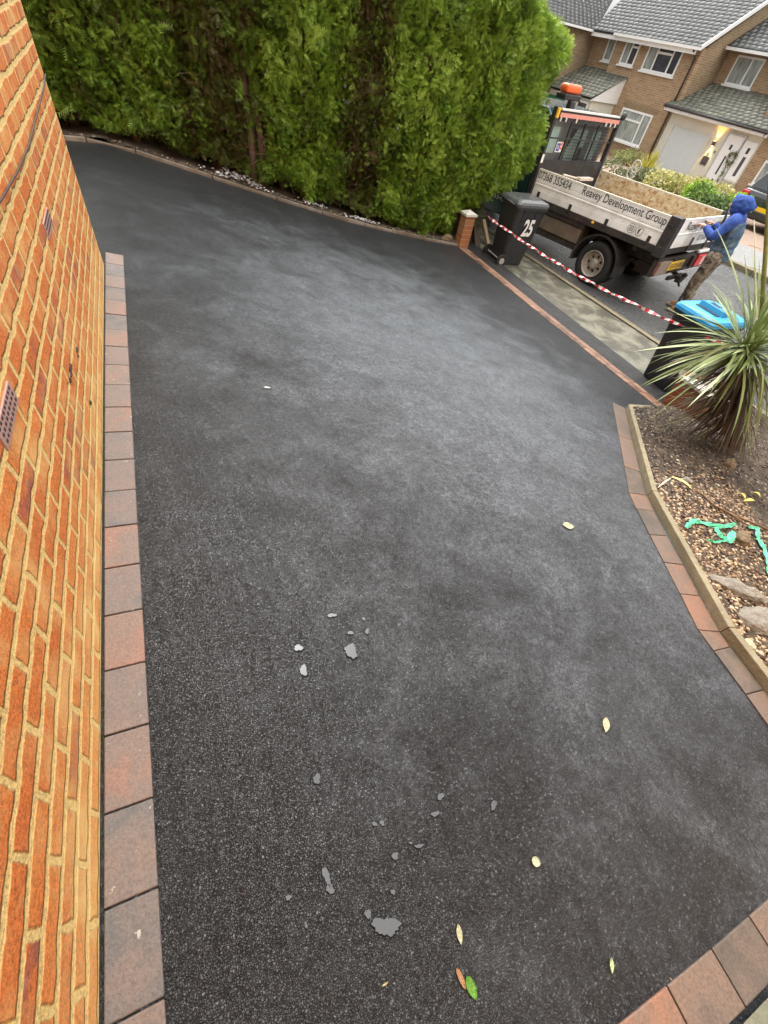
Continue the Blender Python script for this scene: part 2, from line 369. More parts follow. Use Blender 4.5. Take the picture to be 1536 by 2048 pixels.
for i in range(60):
    u0, u1 = -20+i*.92, -20+(i+1)*.92-.012
    z0 = -1.24; mb.hexa([hp(u0, 13.05, z0), hp(u0, 13.19, z0), hp(u1, 13.19, z0), hp(u1, 13.05, z0)], [hp(u0, 13.05, -1.09), hp(u0, 13.19, -1.085), hp(u1, 13.19, -1.085), hp(u1, 13.05, -1.09)])
struct(mb.build('far_kerb', M_['kerb'], bevel=.012))
sheet('far_pavement', lambda u, v: hp(-20+v*60, 13.19+u*2.3, 0)[:2], 3, 40, M_['pave_far'], .1)
sheet('far_driveway', lambda u, v: hp(-20+v*60, 15.49+u*11, 0)[:2], 8, 40, M_['drive_far'], .06)

# concrete path beyond the bottom-right edging
pbl, pbr = np.array([.50, -.575]), np.array([3.2, -.60])
EDGEW = .125
mb = MB(); 
for i in range(20):
    for j in range(8): pass
sheet('concrete_path', lambda u, v: (.2+u*2.6, -2.6+v*(2.6-.562-.035*(.2+u*2.6-.7)-EDGEW-.006)), 16, 10, M_['concrete'], .022)

# ---------------------------------------------------------------- block edgings
def block_run(name, label, quads, mat, group='edging strips of block paving round the drive', h=.012, rise=.006, blockname='paving_block'):
    c = np.mean([q for Q in quads for q in Q], axis=0)
    root = empty(name, c); tag(root, label, 'edging', group)
    for Q in quads:
        Q = [np.array(q, float)-c for q in Q]
        m = MB(); g = .0018
        ctr = sum(Q)/4; Qs = [ctr+(q-ctr)*(1-g/max(.02, np.linalg.norm(q-ctr))*1.4) for q in Q]
        jz = random.uniform(-.0015, .0015)
        m.hexa([q-[0, 0, .06] for q in Qs], [q+[0, 0, rise+jz] for q in Qs])
        m.build(blockname, mat, root, bevel=.0035)
    return root
def P3(x, y, off=0): return np.array([x, y, gz(x, y)+off])
quads = []
yj = [.33+.2025*k for k in range(-8, 20)]
for a, b in zip(yj[:-1], yj[1:]):
    if b > 4.33: b = 4.33
    if a >= b-.03: continue
    quads.append([P3(-.447, a), P3(-.328, a), P3(-.328, b), P3(-.447, b)])
block_run('block_edging', 'narrow strip of grey and red paving blocks along the foot of the brick wall', quads, M_['paver'])
# bottom right
quads = []
xj = [.27+.199*k for k in range(0, 12)]
for a, b in zip(xj[:-1], xj[1:]):
    y0 = -.562-.035*(a-.7); y1 = -.562-.035*(b-.7); sk = .0
    quads.append([P3(a-.004, y0-EDGEW), P3(b-.004, y1-EDGEW), P3(b, y1), P3(a, y0)])
block_run('block_edging', 'strip of brown paving blocks between the tarmac and the concrete path', quads, M_['paver_red'])
# along the planter: pixel corners laid on the slope
outer = [(1224, 805), (1233.2, 854), (1236.5, 872), (1242, 902), (1248, 933.6), (1256.8, 986.5), (1271.5, 1018), (1298.3, 1070.6), (1326.5, 1125.6), (1358.8, 1188.7), (1395, 1261), (1426, 1303), (1490, 1390), (1562, 1490)]
inner = [(1249.8, 818), (1256, 863), (1263.8, 882), (1271.5, 913), (1279.4, 945.4), (1292.5, 992), (1307.7, 1024.4), (1332, 1073), (1365.5, 1131), (1397.7, 1193.3), (1438, 1265.3), (1458.2, 1294.8), (1524, 1380.8), (1600, 1480)]
# merge the cramped first joints so that every block keeps a believable length
pick = [0, 2, 4, 5, 6, 7, 8, 9, 10, 11, 12, 13]
O_ = [pg(*outer[i]) for i in pick]; I_ = [pg(*inner[i]) for i in pick]
quads = [[O_[i+1], I_[i+1], I_[i], O_[i]] for i in range(len(O_)-1)]
quads = [[q+[0, 0, .002] for q in Q] for Q in quads]
block_run('block_edging', 'bent strip of brown and orange blocks beside the timber planter edge', quads, M_['paver_red'])
# threshold strip of bricks on the street side
quads = []
y = 7.42
while y > 2.3:
    L = .105 if random.random() < .6 else .21
    a, b = y-L, y
    quads.append([P3(thr(a)-.2, a), P3(thr(a)-.10, a), P3(thr(b)-.10, b), P3(thr(b)-.2, b)])
    y = a
y = 7.42; q2 = []
while y > 2.3:
    a, b = y-.215, y
    q2.append([P3(thr(a)-.098, a), P3(thr(a)-.002, a), P3(thr(b)-.002, b), P3(thr(b)-.098, b)]); y = a
block_run('block_edging', 'worn orange brick threshold strip across the street end of the drive', quads+q2, M_['old_brick'], rise=.008, blockname='threshold_brick')

# ---------------------------------------------------------------- the near house
house = empty('brick_house', (-.46, 0, 0)); tag(house, 'orange brick house wall with thick buff mortar close on the left', 'house')
WX = -.4565
mb = MB(); mb.box(WX+.46-6, WX+.46, -4, 3.95, -.4, 5.2)
mb.build('wall', M_['brick'], house)
mb = MB(); mb.box(WX+.462, WX+8, -4, -1.9, -1.2, 5.2); mb.build('unseen_shade_wall', M_['brick'], house)  # added wall behind the camera, unseen; blocks sky to darken the near drive
m_air = pm('terracotta_grey', (.42, .27, .24), .7, .2, 20, .3, 90)
for (ya, yb, za, zb) in ((1.05, 1.265, .668, .728), (2.41, 2.625, .668, .728)):
    f = MB(); X = WX+.46
    f.box(X-.01, X+.004, ya, yb, za, zb)
    ab = f.build('air_brick', m_air, house, bevel=.002)
    h = MB()
    for i in range(9):
        for j in range(3):
            yy = ya+.016+i*.0215; zz = za+.012+j*.018
            h.box(X+.003, X+.0055, yy, yy+.010, zz, zz+.008)
    h.build('vent_slots', pm('slot_dark', (.06, .04, .04), .9), ab)
m_bit = pm('bitumen', (.04, .035, .03), .5)
for (y_, z_, ry, rz) in ((2.118, .332, .02, .010), (2.09, .318, .012, .006), (1.895, .380, .035, .010), (1.86, .372, .02, .006), (1.815, .374, .016, .010), (1.968, .159, .016, .01)):
    MB().ball((WX+.462, y_, z_), (.004, ry, rz), nu=9, nv=6, rough=.2, seed=int(y_*100)).build('bitumen_splash', m_bit, house)
cab = MB(); cpts = [(-.45, 3.955, .99), (-.448, 3.75, .972), (-.448, 3.37, .955), (-.449, 3.03, .94), (-.449, 2.69, .925), (-.449, 2.29, .93), (-.449, 1.95, .945), (-.449, 1.5, .97), (-.449, .9, 1.02), (-.449, 0, 1.05)]
cab.tube([tuple(p) for p in cpts], .0035, 6)
tag(cab.build('cable', pm('black_cable', (.035, .02, .02), .5), smooth=True), 'thin dark cable sagging along the face of the brick wall', 'cable')

# ---------------------------------------------------------------- conifer hedge
def np_mesh(name, V, F, mats, parent, mi=None, cols=None, smooth=False):
    me = bpy.data.meshes.new(name); V = np.asarray(V, np.float32); F = np.asarray(F, np.int32); k = F.shape[1]
    me.vertices.add(len(V)); me.vertices.foreach_set('co', V.ravel())
    me.loops.add(F.size); me.loops.foreach_set('vertex_index', F.ravel())
    me.polygons.add(len(F)); me.polygons.foreach_set('loop_start', np.arange(0, F.size, k, dtype=np.int32)); me.polygons.foreach_set('loop_total', np.full(len(F), k, np.int32))
    for m in mats: me.materials.append(m)
    if mi is not None: me.polygons.foreach_set('material_index', np.asarray(mi, np.int32))
    if cols is not None:
        at = me.color_attributes.new('tone', 'FLOAT_COLOR', 'POINT'); at.data.foreach_set('color', np.asarray(cols, np.float32).ravel())
    me.update(); me.validate()
    o = bpy.data.objects.new(name, me); COL.objects.link(o)
    if parent is not None: o.parent = parent
    return o
def leaf_mat(name, stops, trans=.25, rough=.5):
    m, nt, b = new_mat(name)
    a = N(nt, 'ShaderNodeVertexColor'); a.layer_name = 'tone'
    s = N(nt, 'ShaderNodeSeparateColor'); nt.links.new(a.outputs[0], s.inputs[0])
    c = ramp(nt, s.outputs[0], stops)
    nt.links.new(c, b.inputs['Base Color']); b.inputs['Roughness'].default_value = rough
    tr = N(nt, 'ShaderNodeBsdfTranslucent'); nt.links.new(c, tr.inputs[0])
    mx = N(nt, 'ShaderNodeMixShader'); mx.inputs[0].default_value = trans
    out = nt.nodes['Material Output']; nt.links.new(b.outputs[0], mx.inputs[1]); nt.links.new(tr.outputs[0], mx.inputs[2]); nt.links.new(mx.outputs[0], out.inputs[0])
    return m
M_['conifer'] = leaf_mat('conifer_green', [(0, (.10, .055, .024)), (.14, (.12, .085, .028)), (.27, (.09, .11, .02)), (.5, (.125, .225, .022)), (.75, (.25, .39, .04)), (1, (.46, .60, .11))])
M_['bark'] = pm('conifer_bark', (.14, .085, .06), .85, .35, 18, .6, 60)
M_['twig'] = pm('dead_twigs', (.13, .085, .05), .9, .4, 10)
# spray template: (x along, y side), a feathery frond of thin triangles
def frond_template(n=5):
    T = [(0, -.035, .0), (0, .035, .0), (1, 0, .0)]
    for i in range(n):
        t = .12+.72*i/(n-1); L = .42*(1-.55*t)
        for s in (-1, 1):
            T += [(t-.05, 0, 0), (t+.06, 0, 0), (t+L*.8, s*L, -.06)]
    return np.array(T)
FT = frond_template()
def sprays(P, D, size, tone, roll=None):
    """P points, D directions (unit), size, tone -> V,F,C"""
    n = len(P); k = len(FT)
    rnd = nrm_rows(RNG.normal(size=(n, 3)))
    S = nrm_rows(np.cross(D, rnd)); U = np.cross(S, D)
    wid = size*RNG.uniform(.75, 1.15, n)
    V = P[:, None, :] + D[:, None, :]*(FT[None, :, 0:1]*size[:, None, None]) + S[:, None, :]*(FT[None, :, 1:2]*wid[:, None, None]) + U[:, None, :]*(FT[None, :, 2:3]*size[:, None, None])
    V[:, :, 2] -= (FT[None, :, 0]**2)*size[:, None]*.22   # droop
    F = np.arange(n*k).reshape(-1, 3)
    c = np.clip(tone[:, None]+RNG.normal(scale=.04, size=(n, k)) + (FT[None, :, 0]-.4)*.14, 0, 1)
    C = np.stack([c, c, c, np.ones_like(c)], -1)
    return V.reshape(-1, 3), F, C.reshape(-1, 4)
def nrm_rows(a): return a/np.maximum(1e-9, np.linalg.norm(a, axis=-1, keepdims=True))
def vnoise(p, f, seed):   # cheap smooth pseudo noise
    r = np.random.default_rng(seed); o = 0
    for i in range(5):
        k = r.normal(size=3)*f; o = o+np.sin(p @ k + r.uniform(0, 6.28))
    return o/5
HEDGE_TOP = 2.45
def face_y(x, z, seed=3):
    p = np.stack([x, np.zeros_like(x), z], -1)
    return 7.66 - .12*vnoise(p, 2.2, seed) - .10*vnoise(p, 6, seed+1)
def conifer(name, label, x0, x1, n, tonef, trunks, seams=(), rightend=False, seed=0, foot=None):
    root = empty(name, ((x0+x1)/2, 8.1, gz((x0+x1)/2, 7.5))); org = np.array(root.location)
    tag(root, label, 'conifer', 'conifers making up the tall clipped hedge')
    r = np.random.default_rng(seed)
    x = r.uniform(x0, x1, n); g = np.array([gz(a, 7.5) for a in x])
    base = g + foot(x, r)
    z = base + (HEDGE_TOP-base)*r.uniform(0, 1, n)**1.15
    depth = np.abs(r.normal(scale=.13, size=n))
    # rounded tree edges: each conifer's face curves back at its sides
    mid, half = (x0+x1)/2, (x1-x0)/2
    e = np.clip((np.abs(x-mid)-half*.78)/(half*.22), 0, 1)
    y = face_y(x, z)+depth+e**2*.30
    nv = np.stack([np.sign(x-mid)*e*.6, -np.ones(n), np.zeros(n)], -1)
    if rightend:
        # the free end bulges over the pavement
        zr = np.array([-1.2, -.9, -.61, -.49, -.13, .14, .44, .79, 1.13, 1.52, 1.67, 1.83, 1.95, 3.0])
        xr = np.array([5.0, 5.05, 5.25, 5.6, 6.05, 6.35, 6.50, 6.25, 6.28, 6.50, 6.4, 6.0, 5.7, 4.9])
        lim = np.interp(z, zr, xr)+.06*vnoise(np.stack([z*0, y, z], -1), 5, 9)
        x = x0+(x-x0)/(x1-x0)*(lim-x0)
        e = np.clip((x-(lim-.75))/.75, 0, 1)
        y = face_y(x, z)+depth+.95*(1-np.sqrt(np.clip(1-e**2, 0, 1)))
        nv = np.stack([e*1.2, -np.sqrt(np.clip(1-e**2, .02, 1)), np.zeros(n)], -1)
        # and the side of the hedge running back
        m = n//3; zz = base[:m] + (HEDGE_TOP-base[:m])*r.uniform(0, 1, m); lim2 = np.interp(zz, zr, xr)
        yy = 7.6+.9+r.uniform(0, .8, m); xx = lim2-np.abs(r.normal(scale=.1, size=m))
        x = np.concatenate([x, xx]); y = np.concatenate([y, yy]); z = np.concatenate([z, zz]); depth = np.concatenate([depth, np.zeros(m)])
        nv = np.concatenate([nv, np.tile([1., 0, 0], (m, 1))]); n = n+m
    # gaps through the foliage
    keep = np.ones(n, bool)
    for (gx, gz0, gz1, w) in seams:
        cxs = gx+.05*np.sin(z*5); inside = (np.abs(x-cxs) < w*(.6+.4*np.sin(z*9+gx))) & (z > gz0) & (z < gz1)
        keep &= ~(inside & (r.uniform(size=n) < .93))
    P = np.stack([x, y, z], -1)
    cl = np.floor(P*np.array([5.5, 5.5, 5.5])+.35*np.sin(P[:, [1, 2, 0]]*7)).astype(int); hsh = (cl[:, 0]*73+cl[:, 1]*151+cl[:, 2]*283) % 997
    cd = np.random.default_rng(77).normal(scale=.5, size=(997, 3)); ct = np.random.default_rng(78).normal(scale=.10, size=997)
    D = nrm_rows(nv*.55 + np.array([-.10, 0, .75]) + cd[hsh]*.8 + r.normal(scale=.35, size=(n, 3)))
    P = P + nv*(np.random.default_rng(79).uniform(-.05, .07, 997)[hsh])[:, None]
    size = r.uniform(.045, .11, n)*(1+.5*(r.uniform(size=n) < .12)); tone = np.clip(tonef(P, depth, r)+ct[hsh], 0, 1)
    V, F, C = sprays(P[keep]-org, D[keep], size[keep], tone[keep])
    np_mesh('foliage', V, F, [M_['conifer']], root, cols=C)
    # trunks and bare inner branches
    tb = MB()
    for (tx, ty) in trunks:
        g0 = gz(tx, 7.5)
        pts = [(tx+.03*math.sin(i*1.3+tx), ty+.02*math.cos(i*2.1), g0-.05+i*.45) for i in range(8)]
        tb.tube([Vector(p)-Vector(org) for p in pts], [.055-.004*i for i in range(8)], 8)
    tb.build('trunk', M_['bark'], root, smooth=True)
    br = MB(); rr = random.Random(seed)
    for i in range(int(150*(x1-x0))):
        tx, ty = rr.choice(trunks); g0 = gz(tx, 7.5); z0 = g0+rr.uniform(.1, 3.0)
        a = rr.uniform(-PI, 0); L = rr.uniform(.25, .75); 
        ex, ey, ez = tx+L*math.cos(a)*1.1, ty+L*math.sin(a)*.9, z0+rr.uniform(-.1, .35)
        if ey < 7.66: ey = 7.66+rr.uniform(0, .1)
        br.tube([Vector((tx, ty, z0))-Vector(org), Vector(((tx+ex)/2, (ty+ey)/2, z0+.02))-Vector(org), Vector((ex, ey, ez))-Vector(org)], [.011, .007, .003], 4, cap=False)
    br.build('inner_branches', M_['twig'], root)
    return root
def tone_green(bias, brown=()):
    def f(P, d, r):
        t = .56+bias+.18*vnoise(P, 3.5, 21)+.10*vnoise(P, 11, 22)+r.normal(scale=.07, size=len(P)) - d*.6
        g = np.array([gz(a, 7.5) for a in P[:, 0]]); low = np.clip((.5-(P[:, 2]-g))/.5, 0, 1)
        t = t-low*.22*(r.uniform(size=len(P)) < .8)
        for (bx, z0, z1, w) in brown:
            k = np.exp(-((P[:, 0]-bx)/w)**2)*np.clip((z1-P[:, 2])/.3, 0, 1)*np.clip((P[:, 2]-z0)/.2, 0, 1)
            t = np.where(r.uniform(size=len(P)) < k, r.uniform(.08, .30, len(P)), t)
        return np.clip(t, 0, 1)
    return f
def foot(amp, lo):
    return lambda x, r: lo+amp*(.5+.5*np.sin(x*7.3+1))*r.uniform(.3, 1, len(x))
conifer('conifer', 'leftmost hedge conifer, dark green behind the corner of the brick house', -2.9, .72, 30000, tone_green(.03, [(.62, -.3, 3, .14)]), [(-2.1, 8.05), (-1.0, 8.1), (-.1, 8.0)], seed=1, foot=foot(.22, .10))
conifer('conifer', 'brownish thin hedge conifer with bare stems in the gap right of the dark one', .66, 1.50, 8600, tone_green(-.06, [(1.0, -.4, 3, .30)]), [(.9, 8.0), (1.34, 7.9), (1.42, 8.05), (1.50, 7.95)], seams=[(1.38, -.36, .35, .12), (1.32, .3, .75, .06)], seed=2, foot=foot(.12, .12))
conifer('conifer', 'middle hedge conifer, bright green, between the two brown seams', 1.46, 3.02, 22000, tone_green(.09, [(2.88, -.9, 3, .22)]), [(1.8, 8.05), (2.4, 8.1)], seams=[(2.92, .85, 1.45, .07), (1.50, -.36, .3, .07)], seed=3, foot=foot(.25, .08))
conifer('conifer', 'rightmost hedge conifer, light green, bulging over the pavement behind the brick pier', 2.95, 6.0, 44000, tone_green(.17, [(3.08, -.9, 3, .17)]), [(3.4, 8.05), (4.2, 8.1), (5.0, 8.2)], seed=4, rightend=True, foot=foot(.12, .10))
# a dense inner mass of dead material keeps daylight out of the hedge, as in a real one
def inner_mass():
    n = 36000; r = np.random.default_rng(55)
    x = r.uniform(-2.9, 5.6, n); g = np.array([gz(a, 7.5) for a in x]); z = g+.03+(HEDGE_TOP-g)*r.uniform(0, 1, n); y = r.uniform(8.1, 8.9, n)
    keep = ~((np.abs(x-1.46) < .16) & (z < .45) & (z > g+.05))
    P = np.stack([x, y, z], -1)[keep]; n = len(P)
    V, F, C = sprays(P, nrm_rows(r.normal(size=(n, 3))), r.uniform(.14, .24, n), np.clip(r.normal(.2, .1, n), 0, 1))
    o = np_mesh('hedge_interior', V, F, [M_['conifer']], None, cols=C); tag(o, 'dense dull inner growth filling the middle of the hedge', 'hedge', kind='stuff')
inner_mass()
# whitish wall and light chippings seen through the gap under the hedge
mb = MB(); mb.box(.2, 2.2, 9.3, 9.4, -.7, 1.4)
tag(mb.build('garden_wall', pm('pale_render', (.62, .55, .50), .8, .1, 5)), 'pale rendered garden wall glimpsed through the gap in the hedge', 'wall')

# low stone / concrete edge under the hedge
mb = MB(); rr = random.Random(5); x = -3.0
while x < 4.85:
    L = rr.uniform(.5, .9); x2 = min(4.86, x+L)
    a, b = gz(x, 7.5), gz(x2, 7.5); dz = rr.uniform(-.004, .008)
    mb.hexa([(x, 7.49, a-.05), (x2-.01, 7.49, b-.05), (x2-.01, 7.545, b-.05), (x, 7.545, a-.05)], [(x, 7.49, a+.035+dz), (x2-.01, 7.49, b+.035+dz), (x2-.01, 7.545, b+.035+dz), (x, 7.545, a+.035+dz)])
    x = x2
tag(mb.build('hedge_kerb', pm('edging_concrete', (.15, .115, .08), .8, .35, 9, .5, 60, dirt=(.42, .39, .34), dscale=1.3, damt=.7), bevel=.006), 'thin pale concrete edging along the foot of the hedge', 'edging')
sheet('hedge_soil', lambda u, v: (-3+u*8, 7.545+v*1.8), 60, 14, M_['earth'], .03, .02, seed=3)

# ---------------------------------------------------------------- scattered stones (one mass)
def stones(name, label, pts, smin, smax, mats, seed=0, flat=.6):
    r = np.random.default_rng(seed); n = len(pts)
    T = np.array([(1, 0, 0), (-1, 0, 0), (0, 1, 0), (0, -1, 0), (0, 0, 1), (0, 0, -1), (.7, .7, .3), (-.7, .6, .35), (.6, -.7, .3), (-.6, -.7, .25)], float)
    T = np.array([(1, 0, 0), (.3, .9, 0), (-.8, .6, 0), (-.8, -.6, 0), (.3, -.9, 0), (.45, .1, .75), (-.2, .4, .8), (-.2, -.4, .7), (0, 0, -.6)])
    Fq = np.array([(0, 1, 5), (1, 6, 5), (1, 2, 6), (2, 7, 6), (2, 3, 7), (3, 4, 7), (4, 5, 7), (4, 0, 5), (5, 6, 7), (1, 0, 8), (2, 1, 8), (3, 2, 8), (4, 3, 8), (0, 4, 8)])
    s = r.uniform(smin, smax, n)*r.uniform(.6, 1.2, n); a = r.uniform(0, 6.28, n); asp = r.uniform(.6, 1, n); fl = r.uniform(flat*.6, flat*1.2, n)
    jit = r.normal(scale=.12, size=(n, len(T), 3)); L = (T[None]+jit)*s[:, None, None]
    L[:, :, 1] *= asp[:, None]; L[:, :, 2] *= fl[:, None]
    ca, sa = np.cos(a)[:, None], np.sin(a)[:, None]
    X = L[:, :, 0]*ca-L[:, :, 1]*sa; Y = L[:, :, 0]*sa+L[:, :, 1]*ca
    V = np.stack([X, Y, L[:, :, 2]], -1)+np.asarray(pts)[:, None, :]
    F = (Fq[None]+np.arange(n)[:, None, None]*len(T)).reshape(-1, 3)
    t = r.uniform(0, 1, n); C = np.repeat(np.stack([t, t, t, np.ones(n)], -1), len(T), 0)
    o = np_mesh(name, V.reshape(-1, 3), F, mats, None, cols=C); tag(o, label, 'stones', kind='stuff'); return o
def tone_mat(name, stops, rough=.7):
    m, nt, b = new_mat(name); a = N(nt, 'ShaderNodeVertexColor'); a.layer_name = 'tone'
    s = N(nt, 'ShaderNodeSeparateColor'); nt.links.new(a.outputs[0], s.inputs[0])
    c = ramp(nt, s.outputs[0], stops); oc = ocoord(nt)
    c = mix(nt, .4, c, ramp(nt, noise(nt, oc, 150, 3), [(.3, .4), (.6, 1.0)]), 'MULTIPLY')
    nt.links.new(c, b.inputs['Base Color']); b.inputs['Roughness'].default_value = rough; return m
M_['pebble'] = tone_mat('pebbles', [(0, (.05, .028, .018)), (.35, (.13, .07, .038)), (.6, (.25, .15, .075)), (.8, (.42, .30, .16)), (1, (.56, .48, .33))])
M_['litter'] = tone_mat('bark_litter', [(0, (.03, .022, .016)), (.5, (.09, .062, .042)), (.8, (.20, .145, .10)), (1, (.36, .30, .22))])
M_['chip'] = tone_mat('pale_chippings', [(0, (.3, .3, .3)), (.5, (.6, .6, .6)), (1, (.85, .87, .88))])
r = np.random.default_rng(4)
pts = []
for _ in range(150): pts.append((r.normal(1.12, .17), r.uniform(7.56, 7.85), 0))
for _ in range(60): pts.append((r.normal(3.0, .13), r.uniform(7.56, 7.7), 0))
for _ in range(60): pts.append((r.normal(2.2, .1), r.uniform(7.6, 7.8), 0))
pts = [(x, y, gz(x, 7.5)+.045+r.uniform(0, .07)*(1 if abs(x-1.12) < .2 else .3)) for x, y, _ in pts]
stones('pale_chippings', 'pale stone chippings spilling from the gaps under the hedge', pts, .012, .03, [M_['chip']], 3)
pts = [(x, r.uniform(7.55, 7.66), gz(x, 7.5)+.04) for x in r.uniform(-1, 4.9, 900)]
stones('hedge_litter', 'brown litter and grit along the foot of the hedge', pts, .008, .022, [M_['litter']], 6)

# ---------------------------------------------------------------- planter
def soil_z(x, y, _o=.03):
    n = math.sin(x*5.1+y*3.3)*.5+math.sin(x*2.3-y*6.1+1)*.5
    d = min(1.0, max(0, (x-1.9-.75*max(0, y))/1.0))
    return gz(x, y)+.030+.06*d+.022*n*d
Bp = [pg(*p)+np.array([0, 0, .004]) for p in ((1250.5, 818.5), (1293.5, 992), (1439, 1265.5), (1640, 1533))]
TH, TW = .062, .040
planter = empty('planter_edge', Bp[1]); tag(planter, 'timber board edging of the raised bed, with a mitred corner near the bins', 'planter edge')
m_timb = pm('timber_board', (.24, .205, .125), .75, .25, 9, .5, 55, dirt=(.16, .13, .08), dscale=7, damt=.7)
def inward(a, b):
    d = nrm((b-a)[:2]); return np.array([-d[1], d[0], 0]) if np.cross(d, [1, 0]) > 0 else np.array([d[1], -d[0], 0])
segs = list(zip(Bp[:-1], Bp[1:]))
nin = []
for a, b in segs:
    d = nrm((b-a)[:2]); n_ = np.array([-d[1], d[0], 0]); n_ = n_ if n_[0] > 0 else -n_; nin.append(n_)
def corner_in(i):
    ns = [nin[j] for j in (i-1, i) if 0 <= j < len(nin)]
    v = sum(ns); v = v/np.linalg.norm(v); return v/np.dot(v, ns[0])
for i, (a, b) in enumerate(segs):
    ia, ib = corner_in(i)*TW, corner_in(i+1)*TW
    g = (b-a)*.0015/np.linalg.norm(b-a)
    a_, b_ = a+g-Bp[1], b-g-Bp[1]
    if i == 0: ia = ia+np.array([0, 0, 0])
    m = MB(); up_ = np.array([0, 0, TH]); dn = np.array([0, 0, -.08])
    m.hexa([a_+dn, b_+dn, b_+ib+dn, a_+ia+dn], [a_+up_, b_+up_, b_+ib+up_, a_+ia+up_])
    m.build('board', m_timb, planter, bevel=.004)
# end board running towards the street
c0 = Bp[0]; c1 = np.array([5.12, c0[1]+.03, gz(5.12, c0[1])+.01])
m = MB(); m.hexa([c0-Bp[1]+[.003, -TW, -.1], c1-Bp[1]+[0, -TW, -.1], c1-Bp[1]+[0, 0, -.1], c0-Bp[1]+[.003, 0, -.1]], [c0-Bp[1]+[.003, -TW, TH], c1-Bp[1]+[0, -TW, TH], c1-Bp[1]+[0, 0, TH], c0-Bp[1]+[.003, 0, TH]])
m.build('board', m_timb, planter, bevel=.004)
def bed_x(y):  # inner side of the boards
    ys = [p[1] for p in Bp][::-1]; xs = [p[0] for p in Bp][::-1]
    return float(np.interp(y, ys, xs))+TW*.6
def soil_mat():
    m, nt, b = new_mat('bed_soil'); oc = ocoord(nt)
    c = ramp(nt, noise(nt, oc, 5, 6, .7, .3), [(.35, (.035, .025, .016)), (.5, (.085, .06, .038)), (.65, (.16, .125, .08)), (.8, (.075, .048, .03))])
    c = mix(nt, .6, c, ramp(nt, noise(nt, oc, 60, 4, .7), [(.35, .25), (.65, 1.0)]), 'MULTIPLY')
    nt.links.new(c, b.inputs['Base Color']); b.inputs['Roughness'].default_value = .9
    bump(nt, b, noise(nt, oc, 40, 5, .75), 1.0, .02); return m
yl, yh = -2.0, float(c0[1]-TW*.5)
sheet('bed_soil', lambda u, v: ((lambda y: (bed_x(y)+(6.4-bed_x(y))*u, y))(yl+(yh-yl)*v)), 90, 90, soil_mat(), 0.0, .012, zf=soil_z, seed=8)
r = np.random.default_rng(31)
def scat(n, fx): 
    out = []
    while len(out) < n:
        y = r.uniform(-.9, yh-.02); x = bed_x(y)+r.uniform(0, 1)**1.5*fx; out.append((x, y, soil_z(x, y)+.004))
    return out
pts = [p for p in scat(15000, 1.3) if p[1] < 1.25+r.normal(scale=.15)]
stones('bed_pebbles', 'brown and cream pebbles covering the bed behind the timber edge', pts, .007, .018, [M_['pebble']], 11)
pts = [p for p in scat(9000, 2.4) if p[1] > .8+r.normal(scale=.2)]
stones('bark_litter', 'brown bark litter and twigs on the soil round the spiky plant', pts, .006, .02, [M_['litter']], 12, flat=.35)
def rock(px, py, rx, ry, rz, label, seed, yaw=0, mat=None, name='rock'):
    x, y, _ = pg(px, py, .1); mb = MB()
    mb.ball((0, 0, 0), (rx, ry, rz), Matrix.Rotation(yaw, 3, 'Z'), nu=11, nv=7, rough=.13, seed=seed)
    o = mb.build(name, mat or M_['rock'], bevel=.004); o.location = (x, y, soil_z(x, y)+rz*.35); tag(o, label, 'rock'); 
    s = o.modifiers.new('sub', 'SUBSURF'); s.levels = s.render_levels = 2
    tx = bpy.data.textures.new('rk', 'CLOUDS'); tx.noise_scale = .05
    d = o.modifiers.new('disp', 'DISPLACE'); d.texture = tx; d.strength = .03; d.mid_level = .5
    return o
M_['rock'] = pm('rock_brown', (.19, .135, .08), .85, .35, 14, .8, 70, dirt=(.12, .09, .06), dscale=9, damt=.6)
M_['rock_grey'] = pm('rock_grey', (.24, .215, .175), .85, .3, 12, .9, 60, dirt=(.17, .14, .10), dscale=8, damt=.6)
rock(1455, 932, .085, .06, .05, 'round brown rock in the soil below the spiky plant', 1)
rock(1487, 1077, .075, .055, .045, 'tan rock lying over the green plastic strip', 2, .4)
rock(1450, 1066, .028, .02, .018, 'small tan stone at the fork of the green plastic strip', 3)
rock(1428, 866, .05, .04, .03, 'grey stone at the foot of the spiky plant', 4, mat=M_['rock_grey'])
rock(1378, 958, .05, .028, .018, 'dark grey flat stone beside the yellow leaf', 5, -.5, mat=M_['rock_grey'])
rock(1478, 1172, .17, .06, .04, 'long pale grey slab of rock in the pebbles behind the timber edge', 6, -.75, mat=M_['rock_grey'])
rock(1527, 1240, .14, .10, .05, 'broad grey lump of rock at the right edge, beside the long slab', 7, -.3, mat=M_['rock_grey'])
rock(1512, 1283, .04, .03, .02, 'cream cement lump against the timber edge', 8, mat=pm('cement_lump', (.46, .42, .28), .9, .2, 12, .8, 60))
